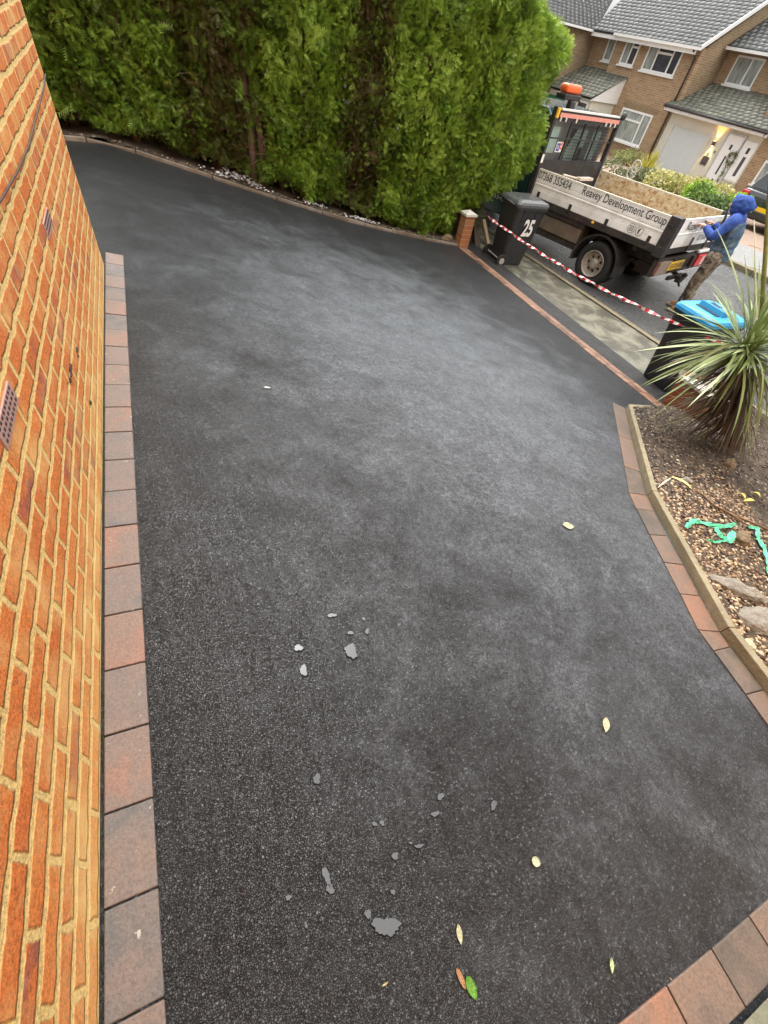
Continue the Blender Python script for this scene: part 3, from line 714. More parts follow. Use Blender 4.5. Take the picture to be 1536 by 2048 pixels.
# green plastic strip: crumpled ribbon
def ribbon(mb, pts, w, n=5, jit=.006, seed=0, lift=.012):
    rr = random.Random(seed); P = []
    for a, b in zip(pts[:-1], pts[1:]):
        for k in range(n): t = k/n; P.append(np.array(a)*(1-t)+np.array(b)*t)
    P.append(np.array(pts[-1])); L, R_ = [], []
    for i, p in enumerate(P):
        d = nrm((P[min(i+1, len(P)-1)]-P[max(0, i-1)])[:2]); s = np.array([-d[1], d[0], 0])
        ww = w*rr.uniform(.45, 1.15)
        L.append(p+s*ww/2+[0, 0, lift+rr.uniform(-jit, jit)]); R_.append(p-s*ww/2+[0, 0, lift+rr.uniform(-jit, jit)])
    C_ = [(a+b)/2+[0, 0, rr.uniform(-.012, .02)] for a, b in zip(L, R_)]
    n0 = len(P); mb.add(L+C_+R_, [(i, i+1, n0+i+1, n0+i) for i in range(n0-1)]+[(n0+i, n0+i+1, 2*n0+i+1, 2*n0+i) for i in range(n0-1)])
def sp_(px, py, off=.01): x, y, _ = pg(px, py, .1); return np.array([x, y, soil_z(x, y)+off])
mb = MB()
ribbon(mb, [sp_(1378, 1050), sp_(1392, 1036), sp_(1412, 1042), sp_(1436, 1050), sp_(1455, 1052), sp_(1470, 1048)], .04, seed=1)
ribbon(mb, [sp_(1434, 1052), sp_(1444, 1066), sp_(1462, 1080), sp_(1468, 1062)], .045, seed=2)
ribbon(mb, [sp_(1420, 1075), sp_(1436, 1080), sp_(1462, 1078)], .022, seed=3)
ribbon(mb, [sp_(1493, 1056), sp_(1512, 1058), sp_(1514, 1078), sp_(1526, 1096), sp_(1536, 1120), sp_(1540, 1150)], .035, seed=4)
tag(mb.build('plastic_strip', pm('green_plastic', (.10, .55, .32), .4, .15, 40), solid=.0015), 'torn green plastic strip crumpled over the pebbles', 'plastic strip')
mb = MB(); q = [sp_(*p, .02) for p in ((1385, 977), (1405, 990), (1428, 1012), (1460, 1030), (1500, 1045), (1545, 1065))]
mb.tube([tuple(p) for p in q], [.004, .006, .007, .008, .008, .009], 7); mb.tube([tuple(q[3]), tuple(sp_(1490, 1050, .02)), tuple(sp_(1530, 1062, .015))], [.006, .005, .004], 6)
tag(mb.build('fallen_branch', pm('branch_bark', (.20, .12, .07), .8, .3, 20, .5, 60), smooth=True), 'thin brown branch lying across the planting bed', 'branch')
def strap(mb, a, b, w, lift=.02, n=8):
    a, b = np.array(a), np.array(b); d = nrm((b-a)[:2]); s = np.array([-d[1], d[0], 0]); L, R_ = [], []
    for i in range(n+1):
        t = i/n; p = a*(1-t)+b*t+[0, 0, lift*math.sin(PI*t)]; ww = w*math.sin(PI*min(1, .12+.88*t) if t > .0 else .35)
        L.append(p+s*ww/2); R_.append(p-s*ww/2)
    mb.add(L+R_, [(i, i+1, n+1+i+1, n+1+i) for i in range(n)])
mb = MB(); strap(mb, sp_(1346, 950, .02), sp_(1388, 979, .012), .03)
tag(mb.build('fallen_leaf', pm('yellow_leaf', (.62, .52, .20), .5, .2, 30), solid=.001), 'long yellow strap leaf lying in the bed near the timber corner', 'leaf')
mb = MB(); strap(mb, sp_(1322, 968, .02), sp_(1346, 952, .02), .014)
tag(mb.build('fallen_leaf', pm('pale_leaf', (.55, .50, .38), .5, .2, 30), solid=.001), 'dry pale leaf end joining the long yellow strap leaf in the bed', 'leaf')
mb = MB()
for (a, b) in (((1478, 985), (1492, 998)), ((1490, 1000), (1512, 1002)), ((1505, 985), (1520, 996))): strap(mb, sp_(*a, .02), sp_(*b, .02), .03)
tag(mb.build('leaf_cluster', pm('yellow_leaf_bright', (.60, .50, .10), .5, .2, 30), solid=.001), 'cluster of bright yellow leaves on the dark soil at the right', 'leaves')

# ---------------------------------------------------------------- spiky plant
def soft_leaf_mat(name, stops, rough=.38, spec=.5):
    return leaf_mat(name, stops, .15, rough)
M_['strap'] = soft_leaf_mat('strap_leaf', [(0, (.10, .15, .04)), (.4, (.20, .28, .09)), (.75, (.38, .46, .22)), (1, (.58, .64, .42))])
M_['deadleaf'] = soft_leaf_mat('dead_strap_leaf', [(0, (.025, .018, .010)), (.5, (.075, .048, .022)), (.70, (.17, .11, .045)), (.8, (.12, .15, .04)), (1, (.22, .28, .08))], .6)
CR = at_dist(1492, 700, 4.70); _b = pg(1468, 892, .1); BS = np.array([_b[0], _b[1], soil_z(_b[0], _b[1])-.03])
cord = empty('cordyline', BS); tag(cord, 'spiky cordyline plant with arching strap leaves and a brown skirt of dead ones', 'plant')
def strap_leaf(P0, P3_, width, lift, n=9, tone=.5, fold=.12, V=None, F=None, C=None, sag=0):
    P0, P3_ = np.array(P0, float), np.array(P3_, float); d = P3_-P0; L = np.linalg.norm(d)
    P1 = P0+d*.33+np.array([0, 0, lift*L]); P2 = P0+d*.7+np.array([0, 0, lift*L*.9])
    base = len(V); side0 = nrm(np.cross(nrm(d), [0, 0, 1.0])+RNG.normal(scale=.15, size=3))
    for i in range(n+1):
        t = i/n; p = (1-t)**3*P0+3*(1-t)**2*t*P1+3*(1-t)*t*t*P2+t**3*P3_
        dt = nrm(3*(1-t)**2*(P1-P0)+6*(1-t)*t*(P2-P1)+3*t*t*(P3_-P2)+1e-9)
        s = nrm(side0-dt*np.dot(side0, dt)); u = np.cross(s, dt)
        w = width*(.45+1.3*t if t < .35 else .905*(1-((t-.35)/.65)**1.8)+.02)
        V += [p+s*w/2+u*w*fold, p, p-s*w/2+u*w*fold]; c = np.clip(tone+RNG.normal(scale=.02)+.10*(t-.5), 0, 1); C += [(c+.05, 0, 0, 1), (c-.08, 0, 0, 1), (c+.05, 0, 0, 1)]
    for i in range(n):
        a = base+i*3; F += [(a, a+3, a+4, a+1), (a+1, a+4, a+5, a+2)]
V, F, C = [], [], []
tips = [((1305, 667), 4.55), ((1269, 703), 4.3), ((1318, 717), 4.5), ((1289, 772), 4.2), ((1307, 806), 4.1), ((1351, 602), 4.9), ((1382, 579), 5.0), ((1392, 631), 4.6), ((1430, 452), 4.6), ((1330, 690), 4.7), ((1345, 640), 4.9), ((1310, 745), 4.15), ((1380, 748), 4.1), ((1350, 768), 4.0), ((1412, 560), 4.8), ((1500, 500), 4.9), ((1560, 520), 4.7), ((1580, 600), 4.5), ((1590, 680), 4.3), ((1600, 560), 4.4), ((1570, 640), 4.0), ((1340, 722), 4.4), ((1365, 700), 4.9), ((1375, 815), 3.95)]
for (pp, d) in tips:
    P3_ = at_dist(pp[0], pp[1], d); w = .034 if pp != (1430, 452) else .05
    strap_leaf(CR+RNG.normal(scale=.02, size=3), P3_, w, RNG.uniform(.05, .16), tone=RNG.uniform(.35, .85), V=V, F=F, C=C)
for i in range(115):
    az = RNG.uniform(0, 2*PI); el = RNG.uniform(-.25, 1.25); L = RNG.uniform(.5, .85)
    d = np.array([math.cos(az)*math.cos(el), math.sin(az)*math.cos(el), math.sin(el)])
    if d[0]*-.9+d[1]*-.43 > .45: L *= .6      # leaves pointing at the viewer are shorter
    strap_leaf(CR+RNG.normal(scale=.025, size=3), CR+d*L, RNG.uniform(.022, .036), RNG.uniform(.0, .14), tone=RNG.uniform(.25, .75), V=V, F=F, C=C)
np_mesh('leaf_crown', np.array(V)-BS, F, [M_['strap']], cord, cols=C)
V, F, C = [], [], []
for i in range(70):      # lower green leaves arching outwards and down
    az = RNG.uniform(0, 2*PI); L = RNG.uniform(.55, .95); P0 = CR+RNG.normal(scale=.03, size=3)-[0, 0, .05]
    strap_leaf(P0, P0+[math.cos(az)*L*.85, math.sin(az)*L*.85, -L*RNG.uniform(.1, .65)], RNG.uniform(.018, .034), RNG.uniform(.15, .3), tone=RNG.uniform(.75, 1), V=V, F=F, C=C)
for i in range(430):
    az = RNG.uniform(0, 2*PI); s = RNG.uniform(0, .7); P0 = CR*(1-s)+BS*s+[0, 0, .02]
    L = RNG.uniform(.25, .75); rad = RNG.uniform(.15, .70)*RNG.uniform(.6, 1)
    P3_ = P0+np.array([math.cos(az)*rad, math.sin(az)*rad, -L*RNG.uniform(.55, 1)]); P3_[2] = max(P3_[2], soil_z(P3_[0], P3_[1])+.01)
    strap_leaf(P0, P3_, RNG.uniform(.009, .024), RNG.uniform(-.05, .22), tone=min(1, RNG.uniform(.05, .75)+(RNG.uniform() < .08)*.3), V=V, F=F, C=C)
np_mesh('dead_leaves', np.array(V)-BS, F, [M_['deadleaf']], cord, cols=C)
mb = MB(); mb.tube([tuple((BS*(1-t)+CR*t)-BS) for t in (0, .3, .6, 1)], [.075, .06, .05, .045], 10)
mb.build('trunk', M_['bark'], cord, smooth=True)
mb = MB(); a = at_dist(1508, 440, 5.0); b = at_dist(1514, 640, 4.55)
mb.tube([tuple(b-BS), tuple((a+b)/2-BS), tuple(a-BS)], .004, 5)
for t in (.25, .5, .72): p = a*t+b*(1-t)-BS; mb.tube([tuple(p+[-.05, .03, .01]), tuple(p+[.05, -.03, .0])], .002, 4)
mb.build('flower_stalk', pm('dry_stalk', (.5, .46, .32), .7), cord)
mb = MB(); a = at_dist(1541, 360, 4.75); b = at_dist(1522, 640, 4.7); b2 = np.array([BS[0]+.28, BS[1]+.12, soil_z(BS[0]+.28, BS[1]+.12)-.02])
mb.tube([tuple(b2), tuple(b2*.5+b*.5+[.05, 0, 0]), tuple(b), tuple((a+b)/2), tuple(a), tuple(a+(a-b)*.25)], .015, 10)
tag(mb.build('garden_cane', pm('cane_green', (.19, .21, .06), .5, .3, 12, .3, 60), smooth=True), 'upright green brown garden cane at the right edge behind the spiky plant', 'cane')

# ---------------------------------------------------------------- piers, posts and tape
def pier(name, label, x0, x1, y0, y1, h, mat, capmat, capover=.02, pyr=.05, cap='cap'):
    g = gz((x0+x1)/2, (y0+y1)/2)-.02; c = ((x0+x1)/2, (y0+y1)/2, g)
    root = empty(name, c); tag(root, label, 'pier'); hx, hy = (x1-x0)/2, (y1-y0)/2
    MB().box(-hx, hx, -hy, hy, -.05, h).build('shaft', mat, root, bevel=.004)
    m = MB(); m.box(-hx-capover, hx+capover, -hy-capover, hy+capover, h+.002, h+.032)
    if pyr: 
        X, Y = hx+capover, hy+capover; m.add([(-X, -Y, h+.034), (X, -Y, h+.034), (X, Y, h+.034), (-X, Y, h+.034), (0, 0, h+.032+pyr)], [(0, 1, 4), (1, 2, 4), (2, 3, 4), (3, 0, 4)])
    m.build(cap, capmat, root); return root
m_cap = pm('pale_cap', (.62, .60, .54), .7, .15, 20)
pier('brick_pier', 'short orange brick pier with a pale cap at the end of the conifer hedge', 4.86, 5.05, 7.47, 7.66, .50, M_['brick_pier'], m_cap)
pr = pier('brick_pier', 'low red brick pier between the blue lidded bin and the spiky plant', 5.16, 5.38, 2.27, 2.72, .36, brick_mat('planter_pier_brick', (.27, .065, .024), (.20, .05, .02), (.24, .14, .07), axes='YZ', smear=.1, fine=False, bst=.4), m_cap, pyr=0)
MB().box(.03, .09, -.03, .03, .395, .52).build('stub_post', pm('white_post', (.6, .57, .5), .6), pr)
m_wood = pm('weathered_wood', (.36, .28, .17), .8, .3, 12, .4, 50)
mb = MB(); a = at_dist(966, 440, 9.75); b = pg(979, 492); a_, b_ = Vector(a), Vector((b[0], b[1], b[2]-.05))
mb.tube([b_, a_], .045, 4); tag(mb.build('timber_plank', m_wood), 'pale timber plank leaning between the brick pier and the numbered bin', 'plank')
mb = MB(); a = at_dist(950, 438, 9.95); b = pg(955, 492)
mb.tube([Vector((b[0], b[1], b[2]-.05)), Vector(a)], .075, 4); tag(mb.build('timber_board', pm('gap_shade', (.07, .05, .035), .8, .3, 12)), 'dark board added as the shadow gap behind the brick pier', 'board')  # dark board put in where shadow lies between pier and plank
rock_ = MB(); rock_.ball((0, 0, 0), (.11, .06, .07), nu=9, nv=6, rough=.15, seed=4); o = rock_.build('rock', M_['rock']); o.location = P3(4.66, 7.62, .06); tag(o, 'buff rock at the foot of the hedge beside the brick pier', 'rock')
T0 = at_dist(975, 433, 8.72); T1 = at_dist(1448, 689, 5.98)
m_red, m_whi = pm('tape_red', (.62, .03, .05), .35), pm('tape_white', (.85, .83, .80), .35)
mb = MB(); n = 150; rr = random.Random(2); Lp = None; tw = 0
for i in range(n+1):
    t = i/n; p = T0*(1-t)+T1*t+np.array([0, 0, -.14*math.sin(PI*t)+.035*math.sin(PI*t)]); tw += rr.uniform(.1, .45)
    d = nrm(T1-T0); s = nrm(np.cross(d, [0, 0, 1])); u = np.cross(s, d); w = .019
    v = (math.cos(tw)*s+math.sin(tw)*u)*w; v2 = (math.cos(tw+1.9)*s+math.sin(tw+1.9)*u)*w
    ring = [p+v, p+v2, p-v]
    if Lp is not None: mb.add(Lp+ring, [(0, 3, 4, 1), (1, 4, 5, 2), (2, 5, 3, 0)], mi=(i//2) % 2)
    Lp = ring
# loose end wrapped round the low pier
q = [T1, T1+[.03, -.12, -.1], np.array([5.32, 2.42, -.58]), np.array([5.14, 2.52, -.60]), np.array([5.12, 2.74, -.66]), np.array([5.2, 2.76, -.60])]
k = 0
for a, b in zip(q[:-1], q[1:]):
    for j in range(4):
        p0, p1 = a+(b-a)*j/4, a+(b-a)*(j+1)/4; mb.add([p0+[0, 0, .03], p0-[0, 0, .03], p1-[0, 0, .03], p1+[0, 0, .03]], [(0, 1, 2, 3)], mi=k % 2); k += 1
tag(mb.build('barrier_tape', [m_red, m_whi]), 'twisted red and white barrier tape stretched across the drive entrance', 'tape')

# ---------------------------------------------------------------- wheelie bins
M_['bin'] = pm('bin_black', (.022, .023, .024), .42, .25, 10, .2, 120)
M_['rubber'] = pm('rubber', (.018, .018, .018), .75, .2, 20, .2, 80)
M_['white'] = pm('white_paint', (.78, .77, .74), .45, .06, 6)
M_['bluelid'] = pm('blue_lid', (.03, .31, .60), .4, .1, 8)
M_['greylid'] = pm('grey_wet_lid', (.085, .09, .09), .22, .3, 14, .3, 60)
M_['hub'] = pm('wheel_hub', (.35, .34, .31), .5, .25, 20)
def wheelie(loc, yaw, label, lidm, number=None, sc=1.0, slots=False):
    root = empty('wheelie_bin', M=frame(loc, yaw) @ Matrix.Scale(sc, 4)); tag(root, label, 'wheelie bin', 'wheelie bins on the pavement')
    b0, b1, t0, t1, h = .215, .245, .275, .315, .94
    def ring(hx, y0, y1, z, r=.05, n=4):
        P = []
        for (cx, cy, a0) in ((hx-r, y1-r, 0), (-hx+r, y1-r, PI/2), (-hx+r, y0+r, PI), (hx-r, y0+r, 1.5*PI)):
            for k in range(n+1): a = a0+PI/2*k/n; P.append((cx+r*math.cos(a), cy+r*math.sin(a), z))
        return P
    m = MB(); R_ = [ring(b0, -.22, .22, .02, .05), ring(b0+.004, -.225, .225, .05, .05), ring(b0+.03, -.24, .28, .5, .055), ring(t0, -.26, .33, h-.06, .05), ring(t0+.02, -.28, .35, h-.055, .05), ring(t0+.02, -.28, .35, h, .05)]
    n = len(R_[0])
    for i in range(len(R_)-1): m.add(R_[i]+R_[i+1], [(k, (k+1) % n, n+(k+1) % n, n+k) for k in range(n)])
    m.add(R_[0], [tuple(range(n-1, -1, -1))])
    m.build('body', M_['bin'], root, smooth=False, bevel=.004)
    for s in (-1, 1):
        for yy in (-.10, .14): rb = MB(); rb.prism([(s*(t0-.012), .66), (s*(t0+.012), .9), (s*(t0-.03), .9)], 1, yy-.012, yy+.012); rb.build('rib', M_['bin'], root)
    l = MB()
    LR = [ring(t0+.024, -.29, .355, h-.015, .06), ring(t0+.024, -.29, .355, h+.02, .06), ring(t0+.01, -.27, .34, h+.05, .07), ring(t0-.06, -.20, .26, h+.075, .07)]
    for i in range(len(LR)-1): l.add(LR[i]+LR[i+1], [(k, (k+1) % n, n+(k+1) % n, n+k) for k in range(n)])
    l.add(LR[-1], [tuple(range(n))])
    lid = l.build('lid', lidm, root, smooth=False, bevel=.006)
    if slots:
        m_sl = pm('slot_black', (.01, .02, .04), .6)
        MB().box(-.19, .13, .17, .225, h+.0755, h+.081).build('slot', m_sl, lid); MB().box(.02, .16, -.12, -.03, h+.0755, h+.081).build('slot', m_sl, lid)
        f_ = MB(); f_.prism([(.165, h+.076), (.15, h+.13), (.02, h+.10), (-.02, h+.076)], 0, -.20, .14); f_.build('slot_hood', lidm, lid, bevel=.004)
    hd = MB(); 
    hd.tube([(-.24, -.30, h-.01), (-.24, -.37, h+.02), (.24, -.37, h+.02), (.24, -.30, h-.01)], .016, 8); 
    for x in (-.1, .1): hd.tube([(x, -.28, h), (x, -.37, h+.02)], .014, 6)
    hd.build('handle', M_['bin'], root, smooth=True)
    MB().tube([(-.27, -.25, .10), (.27, -.25, .10)], .012, 8).build('axle', M_['hub'], root)
    for s in (-1, 1):
        w = MB(); Mw = Matrix.Translation((s*.255, -.25, .10)); w.lathe([(.03, -.025), (.095, -.025), (.10, -.015), (.10, .015), (.095, .025), (.03, .025), (.03, -.025)], 20, Mw)
        wo_ = w.build('wheel', M_['rubber'], root, smooth=False, bevel=.003)
        hb = MB(); hb.lathe([(.0, .027*s), (.05, .027*s), (.055, .02*s)], 14, Mw); hb.build('hub', M_['hub'], wo_)
    if number:
        t = MB(); X = .30
        lean = (.275-.24)/.44
        t.text(number, .34, (t0-.008, .06, .52), (0, 1, 0), (.055, 0, 1), xs=.60, off=.014, align='CENTER', bold=.035)
        t.build('number', M_['white'], root)
    return root
wheelie((5.60, 7.03, -1.115), math.radians(-93), 'black wheelie bin with a white number 25 and a wet grey lid', M_['greylid'], '25', .98)
b2p = (5.62, 3.10, gz(5.62, 3.10))
wheelie(b2p, math.radians(88), 'black wheelie bin with a bright blue slotted lid behind the spiky plant', M_['bluelid'], None, .95, slots=True)

# ---------------------------------------------------------------- fallen leaves, crumbs and puddles on the tarmac
def leaf_flat(label, p0, p1, ratio, col, shape=1.0, curl=.004):
    a, b = pg(*p0), pg(*p1); a[2] = gz(a[0], a[1]); b[2] = gz(b[0], b[1]); d = b-a; L = np.linalg.norm(d); s = nrm(np.cross(d, [0, 0, 1])); n = 10
    Lf, Rt, Md = [], [], []
    for i in range(n+1):
        t = i/n; w = L*ratio*math.sin(PI*t**.9)**shape*.5+.0004; p = a+d*t-a
        Md.append(p+[0, 0, .005]); Lf.append(p+s*w+[0, 0, .006+curl]); Rt.append(p-s*w+[0, 0, .006+curl*.6])
    m = MB(); m.add(Lf+Md+Rt, [(i, i+1, n+2+i, n+1+i) for i in range(n)]+[(n+1+i, n+2+i, 2*n+3+i, 2*n+2+i) for i in range(n)])
    o = m.build('fallen_leaf', pm('leaf_'+label[:8], tuple(.9*v for v in col), .55, .4, 90, .6, 120, dirt=tuple(.45*v for v in col), dscale=60, damt=.7), smooth=True); o.location = a; tag(o, label, 'leaf', 'leaves scattered on the fresh tarmac'); return o
CREAM = (.46, .46, .28)
leaf_flat('cream oval leaf on the tarmac furthest up the drive', (1124, 1051), (1148, 1055), .62, CREAM)
leaf_flat('cream pointed leaf on the tarmac closest to the planter side', (1211, 1435), (1209, 1466), .42, CREAM)
leaf_flat('small round cream leaf on the tarmac', (1061, 1721), (1079, 1726), .85, CREAM, .6)
leaf_flat('long cream leaf just above the green leaf near the bottom', (914, 1846), (921, 1890), .36, CREAM)
leaf_flat('narrow mottled green leaf near the bottom right paving blocks', (1220, 1913), (1221, 1947), .36, (.40, .47, .22))
leaf_flat('glossy dark green leaf near the bottom edge', (930, 1949), (951, 1998), .50, (.10, .26, .02), .7, .008)
leaf_flat('dry orange curled leaf touching the green leaf', (911, 1934), (930, 1978), .28, (.36, .18, .075), .5)
leaf_flat('tiny straw yellow sliver on the tarmac left of the green leaf', (763, 1971), (776, 1962), .18, (.5, .42, .18))
leaf_flat('tiny white scrap on the tarmac in the upper left of the drive', (527, 776), (542, 778), .35, (.8, .8, .78))
leaf_flat('short pale twig on the edge of the bottom right paving blocks', (1335, 1954), (1341, 1960), .3, (.6, .5, .33))
m_wat, nt_, b_ = new_mat('water'); b_.inputs['Base Color'].default_value = (.018, .019, .019, 1); b_.inputs['Roughness'].default_value = .06; b_.inputs['Specular IOR Level'].default_value = .8; b_.inputs['IOR'].default_value = 1.46
m_rim = pm('wet_rim_shadow', (.004, .004, .0045), .5, .4, 120, .5, 200, spec=.15)  # dark wet rim; shifted down, it also paints the shadow at the puddle edge
def puddle(px, py, rx, ry, seed, ang=0):
    a = pg(px, py); rr = random.Random(seed); n = 40; m = MB(); ex = pg(px+rx, py)-a; ey = pg(px, py+ry)-a
    ph = [rr.uniform(0, 6.28) for _ in range(5)]; vs = [(0, 0, .003)]
    for k in range(n):
        t = 2*PI*k/n; w = 1+.20*math.sin(2*t+ph[0])+.12*math.sin(3*t+ph[1])+.08*math.sin(5*t+ph[2])+.05*math.sin(9*t+ph[3])+.05*math.sin(13*t+ph[4])+rr.uniform(-.07, .07)
        c, s = math.cos(t+0), math.sin(t); c, s = c*math.cos(ang)-s*math.sin(ang)*.0, s
        v = ex*c*w+ey*(s+c*ang)*w; vs.append((v[0], v[1], v[2]+.003))
    dn = ey/max(1, ry)*1.6; f_ = [(0, 1+k, 1+(k+1) % n) for k in range(n)]
    m.add([(v[0]*1.10+dn[0], v[1]*1.10+dn[1], v[2]-.0015) for v in vs], f_, 1); m.add(vs, f_, 0)
    o = m.build('puddle', [m_wat, m_rim]); o.location = (a[0], a[1], gz(a[0], a[1])); struct(o)
for i, p in enumerate([(702, 1302, 13, 12), (653, 1752, 9, 17, .6), (660, 1778, 8, 9), (773, 1852, 23, 21), (597, 1296, 7, 7), (734, 1263, 4, 5), (607, 1341, 8, 9), (664, 1231, 8, 4), (701, 1266, 5, 4), (881, 1593, 6, 7), (987, 1610, 6, 9), (870, 1628, 8, 5), (838, 1692, 8, 4), (790, 1712, 5, 9), (764, 1646, 4, 6), (749, 1648, 5, 4), (577, 1795, 5, 6), (736, 1828, 7, 9, .5), (786, 1784, 4, 6), (634, 1558, 8, 9), (727, 1238, 3, 3), (821, 1686, 3, 3), (612, 1850, 3, 6)]):
    puddle(*p[:4], i, p[4] if len(p) > 4 else 0)

# ---------------------------------------------------------------- tipper truck
TM = frame((7.17, 5.27, -1.19), .28, -.012, .012)
truck = empty('tipper_truck', M=TM); tag(truck, 'dropside tipper truck with white lettered sides, dark cab and an orange beacon', 'truck')
W, L = 2.1, 2.75
M_['alu'] = pm('white_aluminium', (.88, .89, .87), .35, .08, 5, .05, 30, dirt=(.40, .39, .33), dscale=3.0, damt=.45, coat=.2)
M_['blackmetal'] = pm('black_metal', (.028, .026, .026), .5, .35, 10, .2, 60, dirt=(.08, .07, .06), dscale=6, damt=.5)
M_['chassis'] = pm('dirty_chassis', (.025, .022, .020), .7, .4, 8, .3, 40, dirt=(.10, .075, .05), dscale=5, damt=.6)
def scuffed():
    m, nt, b = new_mat('scuffed_bed'); oc = ocoord(nt); mp = N(nt, 'ShaderNodeMapping'); mp.inputs['Scale'].default_value = (1, 3.5, 6); mp.inputs['Rotation'].default_value = (.5, 0, 0); nt.links.new(oc, mp.inputs[0])
    c = ramp(nt, noise(nt, mp.outputs[0], 3.2, 7, .7, .8), [(.36, (.25, .12, .05)), (.45, (.50, .36, .19)), (.56, (.62, .54, .38)), (.75, (.70, .67, .56))])
    nt.links.new(c, b.inputs['Base Color']); b.inputs['Roughness'].default_value = .6; return m
M_['bed'] = scuffed(); M_['bedfloor'] = pm('bed_floor', (.30, .24, .16), .6, .35, 7, .2, 30, dirt=(.12, .08, .05), dscale=5, damt=.7)
M_['cab'] = pm('dark_teal_paint', (.022, .060, .068), .22, .15, 4, coat=.8)
M_['glassg'] = pm('greenish_glass', (.36, .50, .44), .08, .25, 4, spec=.8); M_['darkglass'] = pm('dark_glass', (.03, .035, .04), .06, .3, 3, spec=.8)
M_['orange'] = pm('orange_lens', (.85, .14, .03), .3, .1, 30); M_['amber'] = pm('amber_lens', (.85, .50, .03), .35, .1, 30)
M_['redlens'] = pm('red_lens', (.60, .02, .03), .2, .15, 20, coat=.5); M_['yellow'] = pm('plate_yellow', (.80, .50, .02), .4, .1, 30)
M_['ink'] = pm('black_lettering', (.02, .02, .025), .5, .1)
def panel(mb, x_in, x_out, y0, y1, z0, z1):   # ribbed dropside profile, extruded along y
    s = 1 if x_out > x_in else -1; H = z1-z0
    zs = [(0, 0), (.02, .004), (.26, .004), (.28, 0), (.30, .004), (.33, 0), (.35, .004), (.38, 0), (.40, .004), (.44, .004), (.455, .009), (.50, .009), (.52, -.004), (.55, -.004), (.565, .004), (.64, .004), (.65, .001), (.67, .004), (.70, .001), (.72, .004), (.96, .004), (.97, .008), (1.0, .008)]
    poly = [(x_in, z0)]+[(x_out+s*d, z0+H*f) for f, d in zs]+[(x_in, z1)]
    mb.prism(poly, 1, y0, y1)
zb, zt = .93, 1.315
fb = MB(); fb.box(.01, W-.01, .01, L, .84, .905); fb.box(0, W, 0, .05, .83, .922); fb.box(0, .05, .052, L, .83, .922); fb.box(W-.05, W, .052, L, .83, .922)
for y in (.45, .95, 1.45, 1.95, 2.45): fb.box(.1, W-.1, y, y+.06, .74, .838)
fb.build('bed_frame', M_['chassis'], truck)
MB().box(.055, W-.055, .055, L-.02, .908, .921).build('bed_floor', M_['bedfloor'], truck)
sp1 = MB(); panel(sp1, .03, 0, .145, L-.02, zb, zt); side1 = sp1.build('side_panel', M_['alu'], truck, bevel=.001)
sp2 = MB(); panel(sp2, W-.03, W, .145, L-.02, zb, zt); side2 = sp2.build('side_panel', M_['alu'], truck)
tp = MB(); poly = []
zs = [(0, 0), (.44, .0), (.46, .006), (.50, .006), (.52, -.004), (.545, -.004), (.56, .0), (.98, .0), (1, .004)]
tp.prism([(.03, zb-.01)]+[(-.002-d, zb-.01+(zt+.012-zb)*f) for f, d in zs]+[(.03, zt+.002)], 0, .135, W-.135)
tg = tp.build('tailgate', M_['alu'], truck)
# prism on axis 0 takes (y,z)
MB().box(.031, .036, .15, L-.03, .935, zt-.01).build('liner', M_['bed'], side1)
MB().box(W-.036, W-.031, .15, L-.03, .935, zt-.01).build('liner', M_['bed'], side2)
MB().box(.14, W-.14, .031, .036, .935, zt-.012).build('liner', M_['bed'], tg)
for (a, sd_) in ((0, side1), (1, side2)):
    X0, X1 = (-.008, .036) if a == 0 else (W-.036, W+.008)
    MB().box(X0, X1, .145, L-.02, zt+.001, zt+.014).build('top_rail', pm('rail_cream', (.66, .60, .48), .5, .15, 12), sd_)
for x in (0, 1):
    X0, X1 = (-.028, .132) if x == 0 else (W-.132, W+.028)
    c = MB(); c.box(X0, X1, -.028, .14, zb-.13, zt+.028); c.box(X0-.008, X0+.03, -.036, .10, .80, .94)
    for zz in (1.0, 1.2): c.box(X0-.008, X0, .03, .09, zz, zz+.04)
    c.build('corner_post', M_['blackmetal'], truck, bevel=.006)
for y in (.30, 1.10, 1.86, 2.58): MB().box(-.012, -.004, y-.028, y+.028, .905, 1.015).build('hinge', M_['blackmetal'], side1)
for x in (.90, 1.55): MB().box(x, x+.04, -.018, -.006, .84, 1.04).build('hinge', M_['blackmetal'], tg)
MB().tube([(1.66, -.05, .95), (1.66, -.05, 1.30), (1.66, 0, 1.42)], .022, 8).build('lever', M_['blackmetal'], tg)
tx = MB(); tx.text('07368 355434', .155, (-.0065, 2.71, 1.195), (0, -1, 0), (0, 0, 1), width=.72, off=.004)
tx.build('phone_number', M_['ink'], side1); tx = MB(); tx.text('Reavey Development Group', .165, (-.0065, 1.74, 1.20), (0, -1, 0), (0, 0, 1), width=1.57, off=.004)
tx.build('lettering', M_['ink'], side1); tx = MB()
def ring(mb, y, z, r, w=.006, n=28):
    for k in range(n):
        a, b = 2*PI*k/n, 2*PI*(k+1)/n
        mb.add([(-.0105, y-q*math.cos(t), z+q*math.sin(t)) for q, t in ((r, a), (r, b), (r-w, b), (r-w, a))], [(0, 1, 2, 3)])
for y in (.645, .50): ring(tx, y, 1.02, .066, .005)
tx.text('f', .10, (-.0105, .505, .985), (0, -1, 0), (0, 0, 1), xs=1.1, align='CENTER', bold=.03)
ring(tx, .645, 1.02, .018, .006, 14); tx.add([(-.0105, .645-q, 1.02+h) for q, h in ()], [])
